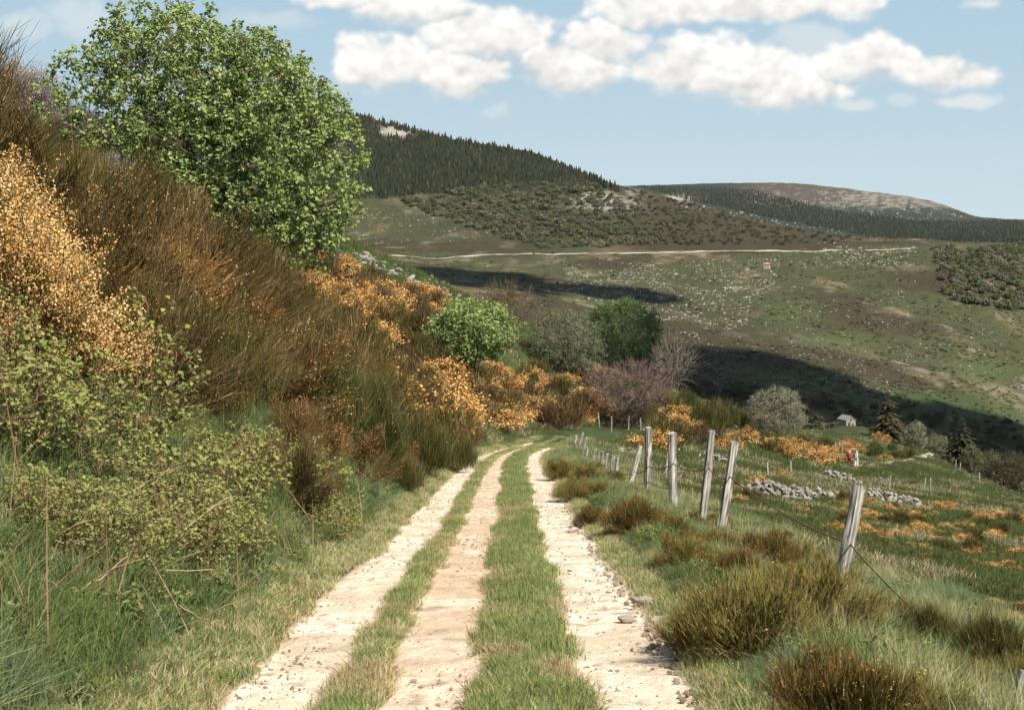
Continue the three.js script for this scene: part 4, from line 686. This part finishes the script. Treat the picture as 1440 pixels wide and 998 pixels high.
// ---------------------------------------------------------------- far hillside
{
  const R = rng(33), inside = (u, v, poly) => { let c = false; for (let i = 0, j = poly.length - 1; i < poly.length; j = i++) { const [a, b] = poly[i], [p, q] = poly[j]; if ((b > v) !== (q > v) && u < (p - a) * (v - b) / (q - b) + a) c = !c; } return c; };
  const scatter = (poly, n, f) => { const us = poly.map((p) => p[0]), vs = poly.map((p) => p[1]), u0 = Math.min(...us), u1 = Math.max(...us), v0 = Math.min(...vs), v1 = Math.max(...vs); let k = 0, tries = 0; while (k < n && tries++ < n * 12) { const u = lerp(u0, u1, R()), v = lerp(v0, v1, R()); if (!inside(u, v, poly)) continue; const p = farHit(u, v); if (p) { k++; f(p, u, v); } } };
  // pasture rocks
  const rocks = [], rock = (p, big = 1) => { const s = (0.12 + 0.42 * Math.pow(R(), 4)) * big * Math.sqrt(-p[2] / 900), k = 0.75 + 0.5 * R(); rocks.push({ x: p[0], y: p[1] + s * 0.15, z: p[2], s: s * (1 + R()), sy: s, r: R() * 6.28, tx: R() * 0.6, c: [0.265 * k, 0.24 * k, 0.205 * k] }); };
  const cl = (u, v) => fbm(u * 0.03, v * 0.07, 3);
  for (const [poly, n, big, th] of [
    [[[790, 372], [1100, 362], [1080, 440], [990, 480], [880, 440], [800, 410]], 5600, 0.9, 0.46], [[[1090, 350], [1290, 347], [1300, 372], [1120, 378]], 500, 1.1, 0.45], [[[1150, 340], [1290, 345], [1260, 375], [1170, 372]], 160, 1.4, 0.3],
    [[[1100, 470], [1290, 490], [1260, 560], [1100, 545]], 1100, 0.7, 0.45], [[[900, 440], [1150, 460], [1160, 560], [980, 560]], 800, 0.75, 0.5], [[[1240, 400], [1440, 420], [1440, 560], [1250, 520]], 1300, 0.75, 0.52], [[[620, 372], [800, 378], [800, 440], [640, 400]], 160, 0.7, 0.5],
    [[[500, 290], [640, 292], [640, 340], [500, 345]], 420, 1.1, 0.45], [[[640, 300], [700, 318], [730, 345], [640, 345]], 110, 0.9, 0.48], [[[805, 262], [880, 256], [905, 300], [820, 295]], 300, 1.6, 0.4], [[[940, 278], [1200, 328], [1200, 334], [940, 288]], 260, 1.8, 0.3], [[[525, 178], [575, 186], [580, 192], [530, 186]], 60, 2.4, 0],
    [[[1060, 340], [1440, 352], [1440, 470], [1060, 470]], 1100, 0.8, 0.5], [[[1120, 420], [1180, 420], [1180, 440], [1120, 440]], 60, 1.2, 0.2]]) scatter(poly, n, (p, u, v) => { if (cl(u, v) > th - 0.06) rock(p, big); });
  scatter([[1100, 285], [1180, 275], [1390, 308], [1300, 310], [1170, 298]], 700, (p) => rock(p, 1.7));
  scatter([[1060, 260], [1200, 266], [1390, 306], [1200, 280]], 120, (p) => rock(p, 1.2));
  instances('pasture_rock_field', small[0], rockMat, rocks.slice(0, 12000), 'countless pale granite rocks strewn over the far hillside', 'rocks');

  // conifer forest
  const coneProto = (seed) => { const R2 = rng(seed), t = new Tris(64), n = 7; for (let k = 0; k < 5; k++) { const y0 = 0.06 + k * 0.17, y1 = y0 + 0.3, r = 0.2 * (1 - k * 0.17); for (let i = 0; i < n; i++) { const a = i / n * 6.283 + k, b = (i + 1) / n * 6.283 + k, ra = r * (0.7 + 0.6 * R2()), rb = r * (0.7 + 0.6 * R2()); t.tri(Math.cos(a) * ra, y0 - 0.03 * R2(), Math.sin(a) * ra, Math.cos(b) * rb, y0 - 0.03 * R2(), Math.sin(b) * rb, 0, Math.min(1, y1), 0, [1, 1, 1]); } } return t.geo(); };
  const forest = [], cone = (p, h) => { const k = 0.7 + 0.7 * R(), br = R() < 0.12; forest.push({ x: p[0], y: p[1] - 0.5, z: p[2], s: h * (1.0 + 0.7 * R()), sy: h, r: R() * 6.28, c: br ? [0.05 * k, 0.045 * k, 0.02 * k] : [0.021 * k, 0.026 * k, 0.013 * k] }); };
  scatter([[420, 130], [520, 166], [640, 197], [740, 215], [800, 235], [860, 256], [800, 258], [720, 258], [640, 268], [560, 278], [470, 282], [400, 280]], 3600, (p, u, v) => { if (Math.abs(u - 558) < 24 && Math.abs(v - 184) < 9) return; cone(p, 4 + 8 * R() * R() + 2 * R()); });
  for (let i = 0; i < 420; i++) { const u = 440 + 430 * R(), t = tableV(u, 2400), p = farHit(u, t + 2 + 6 * R()); if (p && v2(p) < 300) cone(p, 6 + 6 * R()); }
  function v2(p) { return project(p[0], p[1], -p[2])[1]; }
  instances('conifer_forest', coneProto(3), plantMat(0.1), forest, 'dark conifer forest covering the far hill above the gravel road', 'forest');
  forest.length = 0;
  scatter([[900, 262], [1060, 268], [1170, 296], [1300, 312], [1440, 310], [1440, 345], [1250, 338], [1100, 310], [960, 280]], 6500, (p) => { if (-p[2] > 2300) cone(p, 5 + 4 * R()); });
  instances('plateau_forest', coneProto(4), plantMat(0.1), forest, 'dark forest belt below the distant rocky plateau', 'forest');

  // scrub and bushes
  const bushProto = (seed) => { const R2 = rng(seed), t = new Tris(256); for (let i = 0; i < 170; i++) { const a = R2() * 6.283, c = R2() * 1.25 - 0.25, s = Math.sqrt(Math.max(0, 1 - c * c)), r = 0.62 + 0.4 * R2(); t.leaf(Math.cos(a) * s * r * 0.5, 0.42 + c * r * 0.48, Math.sin(a) * s * r * 0.5, 0.26, 0.2, R2, [0.8 + 0.4 * R2(), 0.8 + 0.4 * R2(), 0.8 + 0.4 * R2()], 0.4); } return t.geo(); };
  const bushes = [bushProto(1), bushProto(2)], scrub = [[], []], bush = (p, s, c) => { const k = 0.75 + 0.5 * R(); scrub[R() < 0.5 ? 0 : 1].push({ x: p[0], y: p[1] - 0.3, z: p[2], s: s * (0.9 + 0.5 * R()), sy: s, r: R() * 6.28, c: c.map((x) => x * k) }); };
  const cScrub = [[0.125, 0.145, 0.062], [0.15, 0.152, 0.096], [0.088, 0.108, 0.046], [0.135, 0.12, 0.088]];
  scatter([[560, 282], [640, 268], [720, 258], [830, 258], [900, 300], [920, 345], [760, 350], [690, 330], [600, 300]], 1150, (p) => bush(p, 2 + 6 * R() * R() + R(), cScrub[Math.floor(R() * 4)]));
  scatter([[880, 265], [1100, 315], [1240, 338], [1100, 345], [900, 345]], 500, (p) => bush(p, 2 + 2.6 * R(), R() < 0.5 ? [0.09, 0.075, 0.058] : cScrub[Math.floor(R() * 4)]));
  scatter([[1310, 350], [1440, 345], [1440, 440], [1330, 420]], 360, (p) => bush(p, 2.8 + 3 * R(), cScrub[Math.floor(R() * 4)]));
  scatter([[500, 345], [1440, 352], [1440, 600], [1000, 560], [700, 470], [560, 380]], 900, (p, u, v) => { if (cl(u + 300, v) > 0.5) bush(p, 0.8 + 1.6 * R() * R(), R() < 0.5 ? [0.075, 0.06, 0.036] : cScrub[Math.floor(R() * 3)]); });
  scatter([[970, 540], [1080, 550], [1440, 600], [1440, 660], [1200, 620], [1000, 590]], 260, (p) => bush(p, 2 + 3 * R(), R() < 0.5 ? [0.09, 0.072, 0.045] : [0.07, 0.08, 0.035]));
  scrub.forEach((l, i) => instances('hillside_scrub', bushes[i], plantMat(0.2), l, i ? 'thickets of rounded scrub below the conifer forest' : 'grey-green bushes thinly spread over the far hillside', 'scrub'));
  const tus = (() => { const R2 = rng(5), t = new Tris(64); for (let i = 0; i < 26; i++) t.leaf((R2() - 0.5) * 0.9, 0.1 + R2() * 0.3, (R2() - 0.5) * 0.9, 0.4, 0.3, R2, [0.8 + 0.4 * R2(), 0.8 + 0.4 * R2(), 0.8 + 0.4 * R2()], 0.6); return t.geo(); })(), tl = [];
  scatter([[560, 362], [1440, 350], [1440, 640], [1050, 600], [960, 560], [740, 470]], 7000, (p, u, v) => { const q = cl(u * 1.4 + 90, v * 1.4); if (q < 0.46) return; const k = 0.7 + 0.6 * R(), s = 1.0 + 1.6 * R(); tl.push({ x: p[0], y: p[1], z: p[2], s, sy: s * 0.6, r: R() * 6.28, c: (q > 0.56 ? [0.075, 0.058, 0.034] : R() < 0.4 ? [0.125, 0.10, 0.058] : [0.075, 0.092, 0.036]).map((z) => z * k) }); });
  instances('heather_tussocks', tus, plantMat(0.1), tl, 'brown heather and grass tussocks on the far pasture', 'heather');
  // single trees that stand out
  const pine = conifer(71, 9, 2.2, 14, 8, GR.conifer);
  for (const [u, v] of [[655, 312], [700, 320], [660, 298], [762, 318], [775, 320], [800, 326], [810, 322], [850, 335], [872, 338], [880, 330], [965, 352], [1180, 333], [1195, 335], [1205, 337], [1245, 341], [835, 312], [745, 296]]) { const p = farHit(u, v); if (!p) continue; placeTree('pine_tree', pine, [p[0], p[1] - 0.2, p[2]], R() * 6, 'single dark conifer standing among the scrub of the far hillside', 'tree', 'single conifers on the far hillside', 0.8 + 0.5 * R()); }
}

// ---------------------------------------------------------------- stone house in the valley, red-roofed barn far away
function house(u, d, vBase, w, l, h, roofH, turn, wall, roof, label, name) {
  const x = at(u, vBase, d)[0], t = thing(name, label, 'house', [x, heightFor(vBase, d), -d], turn), s = new THREE.Shape(); s.moveTo(-w / 2, -2); s.lineTo(w / 2, -2); s.lineTo(w / 2, h); s.lineTo(0, h + roofH); s.lineTo(-w / 2, h); s.closePath();
  const g = new THREE.ExtrudeGeometry(s, { depth: l, bevelEnabled: false }); g.translate(0, 0, -l); part('wall', g, new THREE.MeshStandardMaterial({ color: new THREE.Color(...wall), roughness: 1, bumpMap: grain, bumpScale: 0.05 }), t);
  const rm = new THREE.MeshStandardMaterial({ color: new THREE.Color(...roof), roughness: 0.9 }), a = Math.atan2(roofH, w / 2), sl = Math.hypot(roofH, w / 2) + 0.4;
  for (const q of [-1, 1]) { const b = part('roof_slope', new THREE.BoxGeometry(sl, 0.16, l + 0.6), rm, t); b.position.set(q * (w / 4 + 0.1), h + roofH / 2 + 0.06, -l / 2); b.rotation.z = -q * a; }
  const dark = new THREE.MeshStandardMaterial({ color: new THREE.Color(0.03, 0.03, 0.03), roughness: 0.6 });
  for (const [wx, wy, ww, wh, n] of [[-0.1, 2.6, 0.75, 0.95, 'window'], [0.9, 0.7, 0.7, 0.9, 'window'], [-0.8, 0.2, 0.95, 1.9, 'door']]) { const b = part(n, new THREE.BoxGeometry(ww, wh, 0.12), dark, t); b.position.set(wx * w / 4.4, wy + wh / 2, 0.03); }
}
house(1197, 560, 601, 4.4, 6, 3.0, 1.5, 0.35, [0.21, 0.195, 0.175], [0.17, 0.16, 0.15], 'small grey stone house with gabled end on the valley slope', 'stone_house');
house(1083, 1180, 374.5, 3.6, 5, 1.8, 1.1, 1.2, [0.36, 0.30, 0.26], [0.33, 0.13, 0.10], 'tiny red-roofed barn on the far pasture', 'barn');

// ---------------------------------------------------------------- fence
{
  const woodMap = tile(256, 1, 8, (s, x, y) => { const a = 0.6 + 0.3 * s(6) + 0.2 * (s(64) - 0.5); return [a, a * 0.98, a * 0.95]; });
  const R = rng(55), post = (h, r, seed) => {
    const R2 = rng(seed), sides = 20, rings = 22, pos = [], col = [], uv = [], idx = [], grooves = Array.from({ length: sides }, () => 0.8 + 0.32 * R2());
    for (let j = 0; j <= rings; j++) for (let i = 0; i <= sides; i++) { const t = j / rings, a = (i % sides) / sides * 6.2832, k = grooves[i % sides] * (1 + 0.30 * (fbm(i % sides * 0.6 + seed, t * 6, 3) - 0.5)) * (1.04 - 0.10 * t), y = -0.5 + (h + 0.5) * t + (j === rings ? (Math.cos(a + seed) * 0.3 + 0.4 * (R2() - 0.5)) * r * 0.5 : 0); pos.push(Math.cos(a) * r * k + 0.012 * Math.sin(t * 4 + seed), y, Math.sin(a) * r * k + 0.012 * Math.cos(t * 3 + seed)); const lich = smooth(0.56, 0.66, fbm((i % sides) * 0.5 + seed * 3, t * 14, 3)), knot = fbm((i % sides) * 0.8 + seed * 7, t * 11 + 40, 2) > 0.74 ? 0.35 : 1, s = 0.46 * (0.66 + 0.62 * fbm((i % sides) * 0.9 + seed, t * 5, 3)) * (1 + 0.3 * lich), bark = i % sides < 3 + seed % 3 && fbm(seed + 3, t * 7, 2) > 0.42 ? 0.38 : 1, crack = (grooves[i % sides] < 0.87 ? 0.5 : 1) * knot * bark; col.push(s * crack, s * 0.95 * crack, s * 0.87 * crack); uv.push(i / sides * 2, t * 0.5 * h); }
    for (let j = 0; j < rings; j++) for (let i = 0; i < sides; i++) { const o = j * (sides + 1) + i; idx.push(o, o + sides + 1, o + 1, o + 1, o + sides + 1, o + sides + 2); }
    const top = rings * (sides + 1), c = pos.length / 3; pos.push(0, h - 0.01, 0); col.push(0.3, 0.28, 0.25); uv.push(0.5, 0.5); for (let i = 0; i < sides; i++) idx.push(top + i, c, top + i + 1);
    const g = new THREE.BufferGeometry(); g.setAttribute('position', new THREE.Float32BufferAttribute(pos, 3)); g.setAttribute('color', new THREE.Float32BufferAttribute(col, 3)); g.setAttribute('uv', new THREE.Float32BufferAttribute(uv, 2)); g.setIndex(idx); const n = g.toNonIndexed(); n.computeVertexNormals(); return n;
  };
  const wood = new THREE.MeshPhysicalMaterial({ vertexColors: true, roughness: 0.92, map: woodMap, bumpMap: woodMap, bumpScale: 0.012, specularIntensity: 0.25 });
  // top u, v; foot u, v; distance; radius; label
  const posts = [
    [1444, 945, 1418, 1070, 9.6, 0.06, 'weathered post at the near end of the fence'],
    [1210, 684, 1183, 828, 17.5, 0.078, 'thick split leaning post with gnarled top'],
    [1034, 621, 1011, 765, 23.8, 0.068, 'clean pale post of the leaning pair'], [1003, 606, 985, 748, 25.6, 0.068, 'post of the leaning pair with dark bark edge'],
    [946, 609, 946, 734, 30, 0.085, 'upright square post with bark on one edge'], [913, 601, 911, 694, 37, 0.085, 'straight upright post with narrow stake beside it'],
    [901, 627, 884, 694, 40, 0.075, 'leaning thin post'], [868, 642, 862, 694, 47, 0.07, 'taller post of the paired thin posts'], [862, 640, 857, 692, 49, 0.07, 'shorter post of the paired thin posts'],
    [848, 634, 844, 672, 54, 0.06, ''], [856, 638, 850, 680, 51, 0.055, ''], [839, 632, 834, 652, 62, 0.05, ''], [826, 629, 824, 652, 60, 0.05, ''], [825, 614, 818, 645, 64, 0.045, ''], [820, 608, 811, 645, 67, 0.045, ''], [810, 612, 806, 640, 70, 0.09, ''],
  ];
  const fence = thing('wire_fence', 'old wire fence of weathered leaning posts along the track', 'fence', [0, 0, 0]), tops = [];
  posts.forEach(([tu, tv, bu, bv, d, r, label], i) => {
    const a = at(bu, bv, d), b = at(tu, tv, d), gy = H(a[0], d), dirv = new THREE.Vector3(b[0] - a[0], b[1] - a[1], 0), k = (b[1] - gy) / (b[1] - a[1]), foot = [b[0] - dirv.x * k, gy, -d], h = Math.hypot(b[0] - foot[0], b[1] - gy);
    const m = part('fence_post', post(h, r * 1.12, i + 3), wood, fence, null, label || undefined); m.position.set(...foot); m.rotation.z = -Math.atan2(b[0] - foot[0], b[1] - gy); m.rotation.y = R() * 0.4; tops.push([foot, b]);
  });
  const rust = new THREE.MeshStandardMaterial({ color: new THREE.Color(0.115, 0.062, 0.04), roughness: 0.8, metalness: 0.2 });
  const strand = (order, frac, sag) => {
    for (let i = 0; i < order.length - 1; i++) {
      const [fa, ta] = tops[order[i]], [fb, tb] = tops[order[i + 1]], A = fa.map((x, k) => lerp(x, ta[k], frac(order[i]))), B = fb.map((x, k) => lerp(x, tb[k], frac(order[i + 1]))); A[2] += 0.06; B[2] += 0.06;
      const pts = []; for (let k = 0; k <= 10; k++) { const t = k / 10; pts.push(new THREE.Vector3(lerp(A[0], B[0], t), lerp(A[1], B[1], t) - sag * 4 * t * (1 - t), lerp(A[2], B[2], t))); }
      const c = new THREE.CatmullRomCurve3(pts); const w = part('wire', new THREE.TubeGeometry(c, 24, 0.011, 5), rust, fence); const len = c.getLength();
      const T = new Tris(64); for (let q = 0.1; q < len; q += 0.13) { const p = c.getPoint(q / len); for (let z = 0; z < 2; z++) T.blade(p.x, p.y, p.z, R() - 0.5, R() - 0.5, R() - 0.5, 0.06, 0.009, 0, 0, 0, 1, [0.115, 0.062, 0.04], R); } if (T.n) part('barb', T.geo(), twigMat, w, 'stuff');
    }
  };
  strand([0, 1, 2, 3, 4, 5, 6, 7, 8], (i) => i === 1 ? 0.42 : i === 0 ? 0.5 : i < 5 ? 0.62 : 0.5, 0.10);
  strand([4, 5, 6, 7], () => 0.3, 0.06);
  // thin stakes further down the slope
  for (const [u, v, h] of [[936, 667, 1.1], [1112, 668, 1.0], [1080, 672, 0.9], [1250, 692, 1.2], [1300, 690, 1.3], [1310, 692, 1.4], [1344, 660, 1.6], [1350, 662, 1.3], [1173, 642, 2], [1185, 640, 2], [1378, 680, 1.5], [755, 585, 1.3], [768, 590, 1.3], [843, 600, 1.2], [860, 607, 1.2], [884, 604, 1.2], [902, 608, 1.2], [1085, 625, 1.3], [700, 402, 1.5]]) {
    const p = hit(u, v, 40); if (!p) continue; const m = new THREE.Mesh(post(h, 0.035 + 0.0002 * -p[2], u), wood); m.name = numbered('thin_stake'); m.position.set(...p); m.rotation.z = (R() - 0.5) * 0.25; scene.add(shadows(m)); tag(m, 'thin grey stake standing alone on the slopes away from the track fence', 'stake', 'stakes on the slopes');
  }
}

// ---------------------------------------------------------------- two hikers
function solid(bones, res = 44) {   // tapered capsules joined smoothly
  const mc = new MarchingCubes(res, new THREE.MeshStandardMaterial(), false, false, 60000); mc.isolation = 0; const n = res, half = n / 2;
  for (let k = 0; k < n; k++) for (let j = 0; j < n; j++) for (let i = 0; i < n; i++) {
    const x = (i - half) / half, y = (j - half) / half + 0.9, z = (k - half) / half; let d = 1e9;
    for (const [a, b, r0, r1] of bones) { const vx = b[0] - a[0], vy = b[1] - a[1], vz = b[2] - a[2], t = clamp(((x - a[0]) * vx + (y - a[1]) * vy + (z - a[2]) * vz) / (vx * vx + vy * vy + vz * vz + 1e-9)), q = Math.hypot(x - a[0] - vx * t, y - a[1] - vy * t, z - a[2] - vz * t) - lerp(r0, r1, t), h = clamp(0.5 + 0.5 * (d - q) / 0.04); d = lerp(d, q, h) - 0.04 * h * (1 - h); }
    mc.field[k * n * n + j * n + i] = -d;
  }
  mc.update(); const g = new THREE.BufferGeometry(); g.setAttribute('position', new THREE.BufferAttribute(mc.positionArray.slice(0, mc.count * 3), 3)); g.translate(0, 0.9, 0); g.computeVertexNormals(); return g;
}
function hiker(u, v, turn, colors, label, packLabel) {
  const p = hit(u, v, 60); if (!p) return; const t = thing('person', label, 'person', [p[0], p[1] + 0.03, p[2]], turn, 'hikers');
  const legs = [[[-0.1, 0.9, 0], [-0.11, 0.5, 0.1], 0.095, 0.065], [[-0.11, 0.5, 0.1], [-0.11, 0.09, -0.02], 0.062, 0.045], [[0.1, 0.9, 0], [0.11, 0.5, -0.02], 0.095, 0.065], [[0.11, 0.5, -0.02], [0.11, 0.09, -0.2], 0.062, 0.045]];
  const torso = [[[0, 0.95, 0], [0, 1.38, 0.04], 0.15, 0.17], [[-0.16, 1.4, 0.03], [0.16, 1.4, 0.03], 0.08, 0.08]], arms = [[[-0.2, 1.4, 0.03], [-0.27, 1.13, -0.04], 0.055, 0.045], [[-0.27, 1.13, -0.04], [-0.25, 0.92, 0.12], 0.042, 0.034], [[0.2, 1.4, 0.03], [0.27, 1.13, 0.06], 0.055, 0.045], [[0.27, 1.13, 0.06], [0.25, 0.95, 0.24], 0.042, 0.034]];
  const feet = [[[-0.11, 0.05, -0.04], [-0.12, 0.04, 0.15], 0.045, 0.035], [[0.11, 0.05, -0.22], [0.12, 0.04, -0.04], 0.045, 0.035]], head = [[[0, 1.4, 0.04], [0, 1.52, 0.05], 0.055, 0.05], [[0, 1.6, 0.05], [0, 1.68, 0.06], 0.085, 0.09]], hands = [[[-0.25, 0.92, 0.12], [-0.25, 0.84, 0.16], 0.036, 0.025], [[0.25, 0.95, 0.24], [0.25, 0.88, 0.29], 0.036, 0.025]];
  const mat = (c) => new THREE.MeshStandardMaterial({ color: new THREE.Color(...c), roughness: 0.85 }), grow = (b, k) => b.map(([a, c, r, s]) => [a, c, r + k, s + k]);
  part('body', solid([...legs, ...torso, ...arms, ...feet, ...head, ...hands]), mat([0.45, 0.28, 0.2]), t); part('trousers', solid(grow(legs, 0.012)), mat(colors.legs), t); part('jacket', solid(grow([...torso, ...arms], 0.014)), mat(colors.top), t); for (const f of feet) part('boot', solid(grow([f], 0.01)), mat([0.06, 0.045, 0.035]), t); part('hat', solid([[[0, 1.7, 0.05], [0, 1.74, 0.05], 0.098, 0.09], [[0, 1.69, 0.1], [0, 1.68, 0.18], 0.05, 0.03]]), mat(colors.hat), t);
  const b = new THREE.Mesh(solid([[[-0.08, 1.0, -0.21], [-0.08, 1.42, -0.2], 0.1, 0.1], [[0.08, 1.0, -0.21], [0.08, 1.42, -0.2], 0.1, 0.1], [[-0.08, 1.5, -0.19], [0.08, 1.5, -0.19], 0.07, 0.07]]), mat(colors.pack)); b.name = numbered('backpack'); b.position.copy(t.position); b.rotation.y = turn; scene.add(shadows(b)); tag(b, packLabel, 'backpack');
}
hiker(1195, 655, Math.PI * 0.98, { legs: [0.05, 0.045, 0.05], top: [0.30, 0.03, 0.035], hat: [0.7, 0.68, 0.65], pack: [0.33, 0.025, 0.04] }, 'hiker in red jacket and white hat walking away on the path', 'red backpack worn by the hiker in dark trousers');
hiker(1205, 655.5, Math.PI * 0.85, { legs: [0.62, 0.6, 0.58], top: [0.10, 0.11, 0.14], hat: [0.7, 0.68, 0.65], pack: [0.45, 0.45, 0.48] }, 'hiker in pale trousers and dark jacket walking beside the red hiker', 'pale grey backpack worn by the hiker in pale trousers');

// ---------------------------------------------------------------- clouds overhead that shade parts of the far hillside
{
  const cloudMat = new THREE.MeshPhysicalMaterial({ color: new THREE.Color(0.85, 0.85, 0.85), roughness: 1, specularIntensity: 0 });
  const shade = (u, v, wx, wz, seed, label, sx = 0, sz = 0) => {
    const g = farHit(u, v) ?? at(u, v, 900), k = 1500, c = [g[0] + sx + SUN.x * k, g[1] + SUN.y * k, g[2] + sz + SUN.z * k], R = rng(seed);
    const geo = new THREE.IcosahedronGeometry(1, 5); geo.deleteAttribute('uv'); geo.deleteAttribute('normal'); const m = mergeVertices(geo), p = m.attributes.position;
    for (let i = 0; i < p.count; i++) { const x = p.getX(i), y = p.getY(i), z = p.getZ(i), q = 0.45 + 1.1 * fbm(x * 1.6 + seed * 9, z * 1.6 + y * 0.7, 5); p.setXYZ(i, x * q * wx, (y > 0 ? y * 0.5 : y * 0.12) * q * wx * 0.6, z * q * wz); }
    const all = [m]; for (let i = 0; i < 260; i++) { const a = R() * 6.283, cx = Math.cos(a), cz = Math.sin(a), q = 0.45 + 1.1 * fbm(cx * 1.6 + seed * 9, cz * 1.6, 5), e = q * (0.9 + 0.34 * R() * R()), b = new THREE.IcosahedronGeometry(2 + 7 * R() * R(), 1); b.deleteAttribute('uv'); b.deleteAttribute('normal'); b.scale(1 + R(), 0.5, 1 + R()); b.translate(cx * e * wx, (R() - 0.3) * 8, cz * e * wz); all.push(mergeVertices(b)); }
    const puffed = mergeGeometries(all); puffed.computeVertexNormals(); const mesh = new THREE.Mesh(puffed, cloudMat); mesh.name = numbered('cloud'); mesh.position.set(...c); scene.add(shadows(mesh)); tag(mesh, label, 'cloud', null, 'structure');
  };
  shade(1030, 530, 74, 85, 1, 'white cumulus cloud drifting above the valley heath');
  shade(630, 388, 75, 110, 2, 'white cumulus cloud drifting above the pasture by the ridge');
  shade(1260, 592, 150, 75, 3, 'white cumulus cloud drifting above the valley floor');
  shade(860, 412, 45, 30, 4, 'small white cumulus cloud above the middle pasture');
}
scene.fog = new THREE.FogExp2(new THREE.Color(0.80, 0.87, 0.92), 0.00001);
renderer.render(scene, camera);
